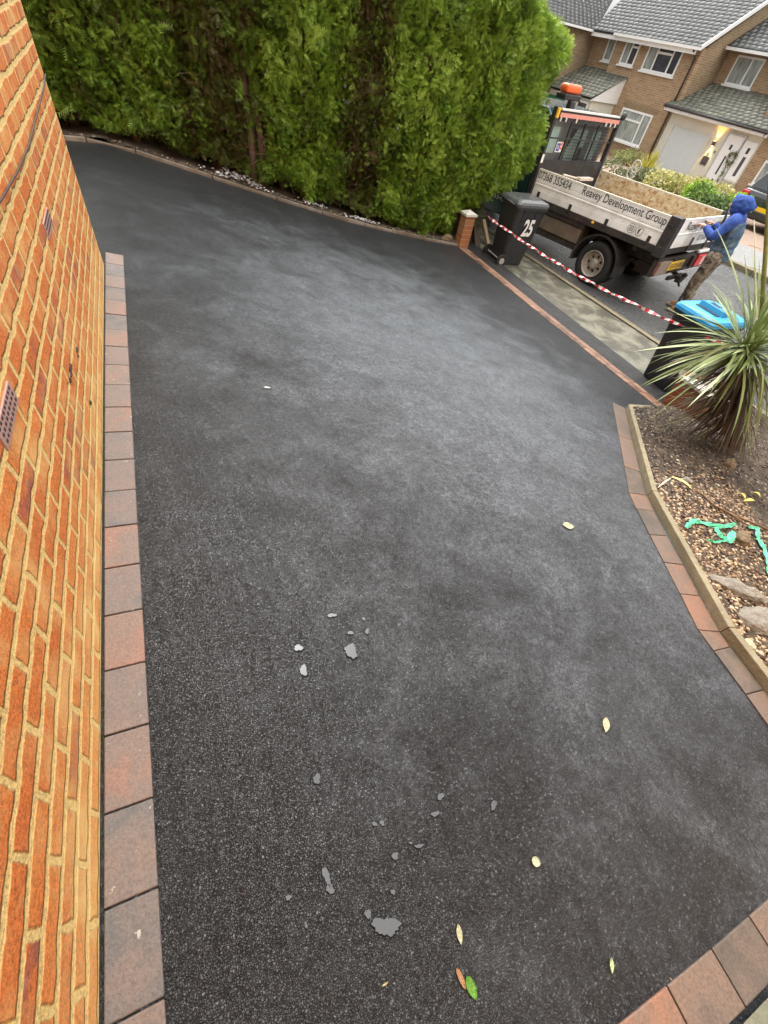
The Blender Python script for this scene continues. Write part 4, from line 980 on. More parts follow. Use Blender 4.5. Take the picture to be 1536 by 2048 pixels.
for (a, b, c, d) in ((-.034, .034, .028, .034), (-.034, .034, -.034, -.028), (-.034, -.028, -.028, .028), (.028, .034, -.028, .028)):
    tx.add([(-.0105, .645-a, 1.02+c), (-.0105, .645-b, 1.02+c), (-.0105, .645-b, 1.02+d), (-.0105, .645-a, 1.02+d)], [(0, 1, 2, 3)])
tx.build('social_icons', M_['ink'], side1)
tx = MB(); tx.text('Reavey Development', .17, (.40, -.0035, 1.165), (1, 0, 0), (0, 0, 1), width=1.50, off=.006, shear=.12)
tx.build('lettering', M_['ink'], tg); tx = MB(); tx.text('07368 355434', .12, (1.10, -.0035, .985), (1, 0, 0), (0, 0, 1), width=.80, off=.006, shear=.12)
tx.build('phone_number', M_['ink'], tg)
# headboard and its mesh
hb = MB(); Y = L+.01
for x in (-.02, W-.04): hb.box(x, x+.06, Y, Y+.08, .84, 2.14)
hb.box(.04, W-.04, Y+.01, Y+.04, .92, 1.42); hb.box(.04, W-.04, Y, Y+.06, 1.97, 2.10); 
for z in (1.42, 1.73): hb.box(.04, W-.04, Y+.02, Y+.045, z, z+.022)
for x in (.60, 1.05, 1.5): hb.box(x, x+.035, Y+.046, Y+.075, 1.44, 1.97)
head = hb.build('headboard', M_['blackmetal'], truck, bevel=.003)
tb = MB(); tb.box(.10, W-.06, Y-.015, Y-.002, 2.02, 2.075); 
tb.build('warning_strip', pm('pink_strip', (.72, .30, .24), .4, .15, 20), head)
tb = MB(); tb.box(.10, W-.10, Y-.018, Y+.03, 2.105, 2.13)
for x in (.12, .28, .60, 1.58, 1.74, 1.90): tb.tube([(x, Y-.03, 2.02), (x, Y-.03, 1.97)], .014, 6)
tb.build('hook_rail', M_['white'], head)
ms = MB()
for i in range(28): x = .64+i*.031; ms.box(x, x+.005, Y+.076, Y+.081, 1.44, 1.95)
for i in range(11): z = 1.46+i*.046; ms.box(.62, 1.98, Y+.082, Y+.086, z, z+.006)
for i in range(14): x = 1.54+i*.031; ms.box(x, x+.005, Y+.076, Y+.081, 1.44, 1.95)
ms.build('mesh_grille', M_['blackmetal'], head)
st = MB(); st.box(.29, .47, Y-.010, Y-.003, 1.56, 1.70); stk = st.build('sticker', M_['white'], head)
st = MB(); st.box(.305, .40, Y-.0125, Y-.0105, 1.575, 1.685); st.build('sticker_panel', pm('sticker_blue', (.03, .05, .30), .4), stk)
st = MB(); st.box(.41, .46, Y-.0125, Y-.0105, 1.65, 1.695); st.box(.41, .46, Y-.0125, Y-.0105, 1.60, 1.635); st.build('sticker_bar', M_['orange'], stk)
st = MB(); st.text('R', .09, (.352, Y-.0125, 1.595), (1, 0, 0), (0, 0, 1), off=.002, align='CENTER'); st.build('sticker_mark', M_['white'], stk)
st = MB(); st.box(-.02, .04, Y-.008, Y-.002, 1.40, 1.52); st.build('reflector', M_['white'], head)
# cab
CY0 = L+.16
cabp = MB(); prof = [(CY0, .62), (CY0, 2.02), (CY0+.10, 2.10), (CY0+1.35, 2.14), (CY0+1.62, 2.02), (CY0+2.25, 1.42), (CY0+2.95, 1.18), (CY0+3.1, .95), (CY0+3.1, .45), (CY0+2.7, .45), (CY0+2.55, .75), (CY0+2.05, .75), (CY0+1.9, .42), (CY0+.2, .42)]
cabp.prism(prof, 0, .06, W-.06); cabo = cabp.build('cab', M_['cab'], truck, bevel=.035, bseg=3)
MB().box(.08, W-.08, CY0-.0045, CY0+.004, .75, 2.0).build('rear_panel', pm('cab_grey', (.15, .16, .16), .4, .2, 6, coat=.3), cabo)
Yc = CY0-.006
for x0_, x1_, z0_ in ((.22, .46, 1.52), (.84, 1.36, 1.32), (1.56, 1.84, 1.44)): MB().box(x0_, x1_, Yc-.004, Yc+.001, z0_, 1.88).build('rear_window', M_['glassg'], cabo)
se = MB(); se.prism([(1.12, 1.32), (1.36, 1.32), (1.36, 1.62), (1.22, 1.62)], 1, Yc-.010, Yc-.0045); se.prism([(.84, 1.88), (.84, 1.62), (1.0, 1.88)], 1, Yc-.010, Yc-.0045)
se.build('seat_back', pm('seat_dark', (.03, .03, .035), .8), cabo)
wn_ = MB(); wn_.prism([(CY0+.15, 1.42), (CY0+.15, 1.95), (CY0+.95, 1.98), (CY0+.95, 1.42)], 0, .052, .058); wn_.prism([(CY0+1.05, 1.42), (CY0+1.05, 1.98), (CY0+1.5, 1.96), (CY0+2.0, 1.42)], 0, .052, .058)
wn_.prism([(CY0+.15, 1.42), (CY0+.15, 1.95), (CY0+.95, 1.98), (CY0+.95, 1.42)], 0, W-.058, W-.052); wn_.build('side_window', M_['darkglass'], cabo)
dh = MB(); dh.box(.035, .058, CY0+.98, CY0+1.0, .6, 1.42); dh.box(.03, .058, CY0+.70, CY0+.86, 1.22, 1.26); dh.box(.045, .058, CY0+.02, CY0+1.9, .78, .86); dh.build('door_trim', M_['blackmetal'], cabo)
tx = MB(); tx.text('Reavey Development Group', .10, (.048, CY0+1.35, 1.08), (0, -1, 0), (0, 0, 1), width=1.10, off=.003); tx.text('07368 355434', .12, (.048, CY0+1.2, .66), (0, -1, 0), (0, 0, 1), width=.85, off=.003); tx.build('lettering', M_['white'], cabo)
mi_ = MB(); mi_.box(-.22, -.04, CY0+1.72, CY0+1.78, 1.38, 1.68); mi_.tube([(.06, CY0+1.7, 1.45), (-.1, CY0+1.75, 1.45)], .02, 6); mi_.build('mirror', M_['blackmetal'], cabo, bevel=.02)
bc = MB(); bc.box(.30, .74, L+.16, L+.34, 2.30, 2.42); be = bc.build('beacon', M_['orange'], truck, bevel=.05, bseg=4)
bc = MB(); bc.box(.28, .76, L+.15, L+.35, 2.22, 2.298); bc.box(.45, .58, L+.1, L+.2, 2.1, 2.22); bc.build('beacon_base', M_['blackmetal'], be, bevel=.015)
mk = MB(); mk.box(-.03, .03, L-.03, L+.01, 2.0, 2.13); mk.build('marker_lamp', M_['amber'], truck, bevel=.01)
mk = MB(); mk.ball((W-.02, L-.02, 2.14), (.05, .05, .06)); mk.build('work_lamp', M_['blackmetal'], truck, smooth=True)
# running gear
ch = MB()
for x in (.62, 1.36): ch.box(x, x+.09, -.05, 6.0, .55, .735)
for y in (.0, .7, 1.6, 2.4): ch.box(.71, 1.36, y, y+.08, .58, .70)
ch.tube([(.2, 1.03, .345), (W-.2, 1.03, .345)], .07, 10); ch.ball((W/2, 1.03, .345), (.18, .18, .16)); ch.tube([(1.2, .2, .45), (1.2, 2.6, .42)], .05, 8)
ch.box(.62, 1.45, .25, .55, .36, .54)
ch.build('chassis', M_['chassis'], truck)
tk = MB(); tk.box(.04, .34, 1.50, 2.42, .50, .74); tk.build('side_locker', pm('muddy_locker', (.17, .135, .10), .6, .25, 6, .2, 50, dirt=(.07, .055, .04), dscale=4, damt=.6), truck, bevel=.02)
tk = MB(); tk.box(.02, .10, 1.46, 2.6, .745, .835); tk.box(.06, .30, 1.45, 2.5, .40, .49); tk.build('side_rail', M_['chassis'], truck, bevel=.01)
M_['rimm'] = pm('steel_rim', (.36, .33, .29), .45, .3, 14, .2, 60, dirt=(.16, .12, .08), dscale=8, damt=.7, metal=.3)
def wheel(name, x, y, side, par, r=.345, w=.21, holes=True, z=None):
    z = r if z is None else z
    Mx = Matrix.Translation((x, y, z)) @ Matrix.Scale(side, 4, (1, 0, 0))
    t = MB(); t.lathe([(.205, -w/2+.01), (r-.03, -w/2), (r-.008, -w/2+.02), (r, -w/2+.05), (r, w/2-.05), (r-.008, w/2-.02), (r-.03, w/2), (.205, w/2-.01), (.205, -w/2+.01)], 36, Mx)
    to = t.build(name, M_['rubber'], par, smooth=True)
    k = MB(); k.lathe([(.207, w/2-.012), (.212, w/2+.004), (.196, w/2+.004), (.185, w/2-.05), (.15, w/2-.085), (.085, w/2-.075), (.08, w/2-.03), (.06, w/2-.02), (0, w/2-.02)], 32, Mx)
    k.build('rim', M_['rimm'], to, smooth=True)
    if holes:
        h = MB()
        for i in range(7):
            a = 2*PI*i/7; h.ball(tuple(Mx @ Vector((w/2-.074, .117*math.cos(a), .117*math.sin(a)))), (.008, .021, .021), nu=8, nv=6)
        h.build('rim_hole', pm('hole_black', (.01, .01, .01), .9), to)
    return to
wheel('wheel', .13, 1.03, -1, truck); wheel('wheel', .37, 1.03, -1, truck, holes=False); wheel('wheel', W-.13, 1.03, 1, truck); wheel('wheel', W-.37, 1.03, 1, truck, holes=False)
wheel('wheel', .18, CY0+2.3, -1, truck); wheel('wheel', W-.18, CY0+2.3, 1, truck)
for X0, X1 in ((-.02, .36), (W-.36, W+.02)):
    fe = MB(); n = 18; a0, a1 = math.radians(-8), math.radians(188); pr_ = [(.43, .0), (.455, 0)]
    V = []
    for k in range(n+1):
        a = a0+(a1-a0)*k/n
        for (rr_, xx) in ((.425, X0+.015), (.45, X0), (.45, X1), (.425, X1-.015)): V.append((xx, 1.03+rr_*math.cos(a), .345+rr_*math.sin(a)))
    fe.add(V, [(k*4+j, (k+1)*4+j, (k+1)*4+(j+1) % 4, k*4+(j+1) % 4) for k in range(n) for j in range(4)])
    fe.build('mudguard', M_['blackmetal'], truck, smooth=False)
# rear lamps, plate, tow bar
rb_ = MB(); rb_.box(.05, W-.05, .0, .07, .50, .76); rb_.box(.35, 1.45, -.04, -.001, .52, .56); rbo = rb_.build('rear_bar', M_['chassis'], truck, bevel=.008)
lm = MB(); lm.box(.06, .40, -.05, -.002, .545, .735); lo = lm.build('rear_lamp', pm('dim_lamp', (.20, .10, .08), .3, .4, 20), rbo, bevel=.008)
gr = MB()
for i in range(9): z = .54+i*.025; gr.box(.045, .415, -.072, -.066, z, z+.008)
for i in range(5): x = .045+i*.09; gr.box(x, x+.008, -.066, -.060, .54, .748)
gr.build('lamp_guard', pm('guard_wire', (.42, .36, .29), .5, .2, 20), lo)
lm = MB(); lm.box(1.58, 2.02, -.05, -.002, .545, .735); lo = lm.build('rear_lamp', M_['redlens'], rbo, bevel=.012)
MB().box(1.74, 1.88, -.056, -.051, .57, .71).build('lamp_lens', pm('pink_lens', (.75, .38, .36), .3), lo)
MB().box(1.50, 2.08, -.04, .02, .762, .81).build('lamp_cover', M_['white'], rbo, bevel=.015)
pl = MB(); pl.box(.46, .98, -.062, -.045, .585, .715); plo = pl.build('number_plate', M_['yellow'], rbo, bevel=.003)
pt = MB(); pt.text('EA70 NXB', .105, (.49, -.0625, .612), (1, 0, 0), (0, 0, 1), width=.46, off=.002); pt.build('lettering', M_['ink'], plo)
tw = MB(); tw.tube([(1.05, .05, .48), (1.05, -.14, .44)], .035, 8); tw.box(.72, 1.30, -.06, -.01, .40, .46); tw.box(.96, 1.14, -.16, -.08, .37, .47); tw.ball((1.05, -.16, .50), (.035, .035, .035)); tw.tube([(1.12, -.12, .44), (1.30, -.10, .47), (1.38, -.10, .44), (1.30, -.10, .38), (1.18, -.12, .38)], .02, 8); tw.tube([(1.08, -.12, .38), (1.12, -.16, .30)], .02, 6)
tw.build('tow_bar', M_['chassis'], truck, smooth=False, bevel=.004)
sm = MB(); sm.ball((-.012, 1.33, .90), (.008, .03, .02)); sm.build('marker_lamp', M_['amber'], truck, smooth=True)
# tool lying in the bed
sh = MB(); M2 = TM @ Matrix.Translation((0.55, 2.45, 1.21)); 
sh.tube([tuple(M2 @ Vector(p)) for p in ((-.05, .1, .07), (.35, .05, .03), (.62, .0, .04))], .016, 6); sh.box(.36, .80, -.04, .06, .01, .05, M=M2)
tag(sh.build('shovel', pm('pale_shaft', (.62, .53, .44), .5, .2, 20)), 'pale shafted tool lying at the front of the tipper bed', 'tool')

# ---------------------------------------------------------------- the worker
def skin(name, verts, edges, radii, mat, parent, root=0, sub=2, flat=None):
    me = bpy.data.meshes.new(name); me.from_pydata([tuple(map(float, v)) for v in verts], edges, []); me.materials.append(mat)
    o = bpy.data.objects.new(name, me); COL.objects.link(o)
    m = o.modifiers.new('skin', 'SKIN'); m.use_smooth_shade = True
    for i, r_ in enumerate(radii):
        sv = me.skin_vertices[0].data[i]; sv.radius = r_ if hasattr(r_, '__len__') else (r_, r_); sv.use_root = (i == root)
    s = o.modifiers.new('sub', 'SUBSURF'); s.levels = s.render_levels = sub
    if parent is not None: o.parent = parent
    return o
FEET = np.array([8.20, 5.06, -1.185])
face_yaw = .28+.08
PMx = frame(FEET, face_yaw); man = empty('person', M=PMx)     # local: +y towards the truck, x to his right, z up
tag(man, 'worker in a blue hood and camouflage trousers holding the truck tailgate', 'person')
m_skin = pm('skin', (.55, .30, .20), .5, .12, 20)
def camo(name, cols, sc):
    m, nt, b = new_mat(name); oc = ocoord(nt)
    c = ramp(nt, noise(nt, oc, sc, 3, .5, .6), [(.38, cols[0]), (.42, cols[1]), (.50, cols[1]), (.52, cols[2]), (.60, cols[2]), (.63, cols[3])], 'LINEAR')
    nt.links.new(c, b.inputs['Base Color']); b.inputs['Roughness'].default_value = .8; bump(nt, b, noise(nt, oc, 9, 4, .6, .5), .6, .03); return m
m_camo = camo('camo_trousers', [(.035, .03, .025), (.12, .10, .07), (.24, .20, .15), (.06, .05, .04)], 11)
m_vest = camo('dark_gilet', [(.035, .05, .07), (.05, .10, .17), (.10, .15, .19), (.05, .07, .08)], 7)
m_blue = pm('blue_hoodie', (.018, .045, .20), .9, .4, 9, .6, 30, hue=(.04, .10, .38))
m_boot = pm('tan_boot', (.55, .29, .11), .6, .25, 14, .2, 60); m_sole = pm('boot_sole', (.40, .33, .22), .8)
JL = dict(pel=(0, 0, .95), sp1=(0, .03, 1.12), sp2=(0, .05, 1.30), nk=(0, .09, 1.44), hd=(0, .16, 1.56), top=(0, .17, 1.68),
          shl=(-.19, .06, 1.39), ell=(-.27, .17, 1.17), wrl=(-.20, .36, 1.24), shr=(.19, .06, 1.39), elr=(.27, .17, 1.17), wrr=(.20, .37, 1.24),
          hpl=(-.10, 0, .92), knl=(-.11, .06, .50), anl=(-.12, .00, .10), tol=(-.13, .15, .035), hpr=(.10, 0, .92), knr=(.12, .14, .50), anr=(.12, .12, .10), tor=(.13, .27, .035))
def sk(name, seq_r, edges, mat, sub=2):
    ks = list(seq_r); return skin(name, [JL[k] for k in ks], [(ks.index(a), ks.index(b)) for a, b in edges], [seq_r[k] for k in ks], mat, man, 0, sub)
# one continuous body, hands with five fingers each closed over the tailgate
ks = ['pel', 'sp1', 'sp2', 'nk', 'hd', 'top', 'shl', 'ell', 'wrl', 'shr', 'elr', 'wrr', 'hpl', 'knl', 'anl', 'tol', 'hpr', 'knr', 'anr', 'tor']
bv = [JL[k] for k in ks]; be_ = [(ks.index(a), ks.index(b)) for a, b in (('pel', 'sp1'), ('sp1', 'sp2'), ('sp2', 'nk'), ('nk', 'hd'), ('hd', 'top'), ('sp2', 'shl'), ('shl', 'ell'), ('ell', 'wrl'), ('sp2', 'shr'), ('shr', 'elr'), ('elr', 'wrr'), ('pel', 'hpl'), ('hpl', 'knl'), ('knl', 'anl'), ('anl', 'tol'), ('pel', 'hpr'), ('hpr', 'knr'), ('knr', 'anr'), ('anr', 'tor'))]
br_ = [.12, .11, .11, .05, .080, .05, .045, .036, .026, .045, .036, .026, .085, .06, .04, .03, .085, .06, .04, .03]
for s, wk in ((-1, 'wrl'), (1, 'wrr')):
    w0 = Vector(JL[wk]); pi_ = len(bv); bv.append(tuple(w0+Vector((0, .055, .008)))); br_.append((.038, .016)); be_.append((ks.index(wk), pi_))
    for i, (dx, ln) in enumerate(((-.030, .92), (-.010, 1.0), (.011, .97), (.031, .8))):
        a = len(bv); k1 = w0+Vector((dx, .092, .010)); k2 = k1+Vector((dx*.2, .034*ln, -.012)); k3 = k2+Vector((0, .012, -.030*ln))
        for p_, rr_ in ((k1, .0095), (k2, .0085), (k3, .0075)): bv.append(tuple(p_)); br_.append(rr_)
        be_ += [(pi_, a), (a, a+1), (a+1, a+2)]
    a = len(bv); t1 = w0+Vector((-s*.035, .035, -.004)); t2 = t1+Vector((-s*.018, .035, -.014)); bv += [tuple(t1), tuple(t2)]; br_ += [.011, .009]; be_ += [(pi_, a), (a, a+1)]
body = skin('body', bv, be_, br_, m_skin, man, 0, 1)
fc = MB(); fc.ball((-.032, .245, 1.575), (.012, .006, .008)); fc.ball((.032, .245, 1.575), (.012, .006, .008)); fc.build('eyes', pm('eye', (.1, .08, .07), .3), man, smooth=True)
fc = MB(); fc.ball((0, .258, 1.545), (.014, .022, .026)); fc.build('nose', m_skin, man, smooth=True)
fc = MB(); fc.ball((0, .238, 1.505), (.026, .008, .006)); fc.build('mouth', pm('lips', (.35, .12, .10), .5), man, smooth=True)
def limb(mb, pts, rad, n=14):
    P = [Vector(p) for p in pts]; Q, R_ = [], []
    for i in range(len(P)-1):
        for k in range(4):
            t = k/4; p0, p1, p2, p3 = P[max(0, i-1)], P[i], P[i+1], P[min(len(P)-1, i+2)]
            Q.append(.5*((2*p1)+(p2-p0)*t+(2*p0-5*p1+4*p2-p3)*t*t+(3*p1-p0-3*p2+p3)*t**3)); f = rad[i]*(1-t)+rad[i+1]*t; R_.append(f*(1+.05*math.sin(len(Q)*2.4)))
    Q.append(P[-1]); R_.append(rad[-1]); mb.tube(Q, R_, n)
tr_ = MB(); limb(tr_, [(-.02, 0, 1.0), (-.085, 0, .90), (-.10, .015, .72), (-.11, .035, .50), (-.115, .015, .28), (-.12, .0, .10)], [.10, .135, .115, .092, .085, .082])
limb(tr_, [(.02, 0, 1.0), (.085, .01, .90), (.10, .05, .72), (.115, .085, .50), (.12, .09, .28), (.12, .10, .10)], [.10, .135, .115, .092, .085, .082])
tr_.ball((0, 0, .94), (.17, .13, .12), nu=16, nv=10)
tr_o = tr_.build('trousers', m_camo, man, smooth=True)
ho_ = MB(); limb(ho_, [(0, .0, .98), (0, .02, 1.12), (0, .045, 1.28), (0, .06, 1.40), (0, .075, 1.47)], [.150, .150, .158, .135, .085], 18)
for s, A_ in ((-1, 'l'), (1, 'r')): 
    e_, w_ = Vector(JL['el'+A_]), Vector(JL['wr'+A_])
    limb(ho_, [(s*.08, .055, 1.42), (s*.175, .06, 1.395), (s*.235, .105, 1.29), tuple(e_), tuple(e_*.5+w_*.5+Vector((0, 0, -.012))), tuple(w_+Vector((0, .0, -.002)))], [.085, .088, .074, .064, .055, .044])
ho_.build('hoodie', m_blue, man, smooth=True)
gi_ = MB(); limb(gi_, [(0, -.005, .88), (0, -.005, .98), (0, .01, 1.12), (0, .035, 1.28), (0, .05, 1.39)], [.168, .172, .170, .176, .135], 18)
go_ = gi_.build('gilet', m_vest, man, smooth=True)
for o_, st in ((tr_o, .035), (go_, .03)):
    tx_ = bpy.data.textures.new('folds', 'CLOUDS'); tx_.noise_scale = .09; sb = o_.modifiers.new('sub', 'SUBSURF'); sb.levels = sb.render_levels = 1
    dm = o_.modifiers.new('folds', 'DISPLACE'); dm.texture = tx_; dm.strength = st; dm.mid_level = .5
# hood: open at the front, pointed at the back
hv, hf = [], []; nu_, nv_ = 16, 9
for j in range(nv_+1):
    t = j/nv_                                   # 0 front rim .. 1 back point
    yy = .235-.30*t; rx = .086*math.sqrt(max(0, 1-(max(0, t-.25)/.75)**2.2))+.004; rz = .106*math.sqrt(max(0, 1-(max(0, t-.25)/.75)**2.0))+.004; zc = 1.58+.055*t**1.5
    for i in range(nu_): a = 2*PI*i/nu_; hv.append((rx*math.cos(a), yy+(.03*math.sin(a)), zc+rz*math.sin(a)*(1.12 if math.sin(a) < 0 else 1)))
for j in range(nv_):
    for i in range(nu_): hf.append((j*nu_+i, j*nu_+(i+1) % nu_, (j+1)*nu_+(i+1) % nu_, (j+1)*nu_+i))
m = MB(); m.add(hv, hf); ho = m.build('hood', m_blue, man, smooth=True, solid=.014); s_ = ho.modifiers.new('sub', 'SUBSURF'); s_.levels = s_.render_levels = 2
tx_ = bpy.data.textures.new('hood_folds', 'CLOUDS'); tx_.noise_scale = .07; dm = ho.modifiers.new('folds', 'DISPLACE'); dm.texture = tx_; dm.strength = .035; dm.mid_level = .5
m = MB(); m.ball((0, .05, 1.43), (.125, .12, .055)); m.build('hood_collar', m_blue, man, smooth=True)
for s, ak, tk_ in ((-1, 'anl', 'tol'), (1, 'anr', 'tor')):
    a, t = Vector(JL[ak]), Vector(JL[tk_])
    bo = skin('boot', [a+Vector((0, -.01, .08)), a+Vector((0, -.015, 0)), Vector((a.x, a.y-.03, .062)), Vector((a.x, a.y+.07, .052)), Vector((t.x, t.y, .048))], [(0, 1), (1, 2), (2, 3), (3, 4)], [.060, .058, .050, .046, .040], m_boot, man, 0, 2)
    so = MB(); so.prism([(a.x-.045, a.y-.085), (a.x+.045, a.y-.085), (a.x+.05, a.y+.08), (t.x+.035, t.y+.045), (t.x-.035, t.y+.045), (a.x-.05, a.y+.08)], 2, .0, .026); so.build('sole', m_sole, bo, bevel=.006)

# ---------------------------------------------------------------- cars
def car(loc, yaw, label, paint, length=4.1, glass=None, plate=None):
    """local: x right, +y forward, origin under the rear"""
    root = empty('parked_car', M=frame(loc, yaw)); tag(root, label, 'car', 'cars parked by the houses opposite'); w = .86; Lc = length
    def sect(pts): return pts
    b = MB(); prof = [(0.02, .35), (0, .55), (.03, .82), (.10, .95), (Lc*.22, .98), (Lc*.72, .95), (Lc*.93, .80), (Lc, .62), (Lc, .38), (Lc*.96, .25), (.06, .25)]
    n = len(prof); rows = []
    for x, s in ((-w, .93), (-w+.06, 1), (w-.06, 1), (w, .93)):
        rows.append([(x, Lc/2+(y-Lc/2)*(.985 if abs(x) == w else 1), .25+(z-.25)*s) for y, z in prof])
    V = [p for r_ in rows for p in r_]
    b.add(V, [(i*n+k, i*n+(k+1) % n, (i+1)*n+(k+1) % n, (i+1)*n+k) for i in range(3) for k in range(n)]+[tuple(range(n)), tuple(3*n+k for k in range(n-1, -1, -1))])
    bo = b.build('body', paint, root, bevel=.04, bseg=3)
    c = MB(); cp = [(.12, .94), (.30, 1.40), (.65, 1.47), (Lc*.48, 1.46), (Lc*.72, .95)]; n = len(cp); rows = []
    for x0, x1 in ((-.78, -.60), (.78, .60)): rows.append([((x0 if z < 1.2 else x1), y, z) for y, z in cp])
    V = [p for r_ in rows for p in r_]; c.add(V, [(k, (k+1) % n, n+(k+1) % n, n+k) for k in range(n)]+[tuple(range(n-1, -1, -1)), tuple(n+k for k in range(n))])
    co = c.build('cabin', paint, root, bevel=.03, bseg=3)
    g = MB()
    for s in (-1, 1):
        def P(y, z): t = (z-.95)/.5; return (s*(.80-.18*t+.004), y, z)
        g.add([P(.42, 1.0), P(.52, 1.36), P(Lc*.33, 1.38), P(Lc*.33, 1.0)], [(0, 1, 2, 3)]); g.add([P(Lc*.35, 1.0), P(Lc*.35, 1.38), P(Lc*.48, 1.38), P(Lc*.66, 1.0)], [(0, 1, 2, 3)])
    g.build('side_window', glass or M_['darkglass'], co, solid=.004)
    g = MB(); g.add([(-.66, .125, 1.0), (.66, .125, 1.0), (.54, .275, 1.36), (-.54, .275, 1.36)], [(0, 1, 2, 3)]); g.build('rear_window', glass or M_['darkglass'], co, solid=.006)
    g = MB(); g.add([(-.66, Lc*.705, 1.0), (.66, Lc*.705, 1.0), (.54, Lc*.50, 1.42), (-.54, Lc*.50, 1.42)], [(0, 1, 2, 3)]); g.build('windscreen', glass or M_['darkglass'], co, solid=.02)
    for s in (-1, 1):
        l_ = MB(); l_.box(min(s*.62, s*.845), max(s*.62, s*.845), -.012, .12, .72, .90); l_.build('tail_lamp', M_['redlens'], bo, bevel=.02)
        l_ = MB(); l_.box(min(s*.5, s*.80), max(s*.5, s*.80), Lc-.16, Lc-.02, .60, .74); l_.build('headlamp', M_['hub'], bo, bevel=.02)
        m_ = MB(); m_.box(min(s*.86, s*1.02), max(s*.86, s*1.02), Lc*.62, Lc*.65, .98, 1.12); m_.build('mirror', paint, co, bevel=.02)
        for y in (.75, Lc-.8): wheel('wheel', s*.78, y, s, root, r=.31, w=.2, holes=False)
    p_ = MB(); p_.box(-.26, .26, -.02, -.005, .50, .61); po = p_.build('number_plate', M_['yellow'], bo)
    bm = MB(); bm.box(-.84, .84, -.05, .1, .30, .50); bm.build('bumper', M_['blackmetal'], bo, bevel=.03)
    return root
M_['darkcar'] = pm('dark_car_paint', (.018, .019, .021), .2, .2, 4, coat=.8)
car((*hp(8.15, 19.3, 0)[:2], gz(*hp(8.15, 19.3, 0)[:2])+.06), A8-PI/2+PI*0, 'black car at the right edge with red tail lamp and yellow plate', M_['darkcar'], 4.0)
cl = hp(21.6, 20.6, 0); car((cl[0], cl[1], gz(cl[0], cl[1])+.06), A8+PI, 'dark car with a greenish window parked behind the truck headboard', M_['darkcar'], 4.1, glass=M_['glassg'])

# ---------------------------------------------------------------- houses opposite; local axes: x across the street, y along it
HM = Matrix.Rotation(A8, 4, 'Z')
def hroot(name, u, c, z): 
    return empty(name, M=HM @ Matrix.Translation((c, u, z)))
M_['tile'] = tone_mat('roof_tile', [(0, (.065, .068, .066)), (.5, (.10, .104, .10)), (1, (.15, .154, .145))], .45)
M_['tile_mossy'] = tone_mat('mossy_roof_tile', [(0, (.06, .062, .045)), (.5, (.105, .105, .08)), (1, (.18, .18, .13))], .55)
M_['render_white'] = pm('cream_render', (.62, .60, .50), .8, .06, 3, .1, 60)
M_['upvc'] = pm('white_upvc', (.80, .80, .77), .35, .04, 5)
M_['pane'] = pm('window_pane', (.045, .045, .055), .08, .5, 1.5, spec=.8)
def net_mat():
    m, nt, b = new_mat('net_curtain'); oc = ocoord(nt); mp = N(nt, 'ShaderNodeMapping'); mp.inputs['Scale'].default_value = (1, 7, .6); nt.links.new(oc, mp.inputs[0])
    c = ramp(nt, noise(nt, mp.outputs[0], 3, 4, .6, .6), [(.35, (.13, .15, .13)), (.5, (.30, .33, .30)), (.65, (.45, .48, .44))]); nt.links.new(c, b.inputs['Base Color']); b.inputs['Roughness'].default_value = .15; b.inputs['Specular IOR Level'].default_value = .6; return m
M_['net'] = net_mat()
def roof(name, parent, O, A, B, C_, D, mat, tw=.30, th=.27, seed=0):
    """tiles over the bilinear patch A(low left) B(low right) C(up right) D(up left)"""
    O = np.array(O); A, B, C_, D = [np.array(p, float)-O for p in (A, B, C_, D)]
    nrm_ = nrm(np.cross(B-A, D-A)); nrm_ = nrm_ if nrm_[2] > 0 else -nrm_; rr = np.random.default_rng(seed)
    nr = max(1, round(float((np.linalg.norm(D-A)+np.linalg.norm(C_-B))/2/th))); V, F, C2 = [], [], []
    for j in range(nr):
        t0, t1 = j/nr, min(1, (j+1.12)/nr); L0, R0 = A+(D-A)*t0, B+(C_-B)*t0; L1, R1 = A+(D-A)*t1, B+(C_-B)*t1
        nc = max(1, round(float(np.linalg.norm(R0-L0)/tw))); off = .5*(j % 2)
        for i in range(-1, nc+1):
            a, b = (i+off)/nc+.008/nc, (i+1+off)/nc-.008/nc; a, b = max(0, a), min(1, b)
            if b-a < .2/nc: continue
            dz = rr.normal(scale=.003); base = len(V); hN = nrm_*(.030+dz)
            p = [L0+(R0-L0)*a, L0+(R0-L0)*b, L1+(R1-L1)*b, L1+(R1-L1)*a]
            q = [p[0]+hN, p[1]+hN, p[2]+nrm_*.012, p[3]+nrm_*.012]
            V += p+q; F += [(base+4, base+5, base+6, base+7), (base, base+1, base+5, base+4), (base+1, base+2, base+6, base+5), (base+3, base, base+4, base+7)]
            t = float(np.clip(rr.normal(.5, .17), 0, 1)); C2 += [(t, t, t, 1)]*8
    return np_mesh(name, V, F, [mat], parent, cols=C2)
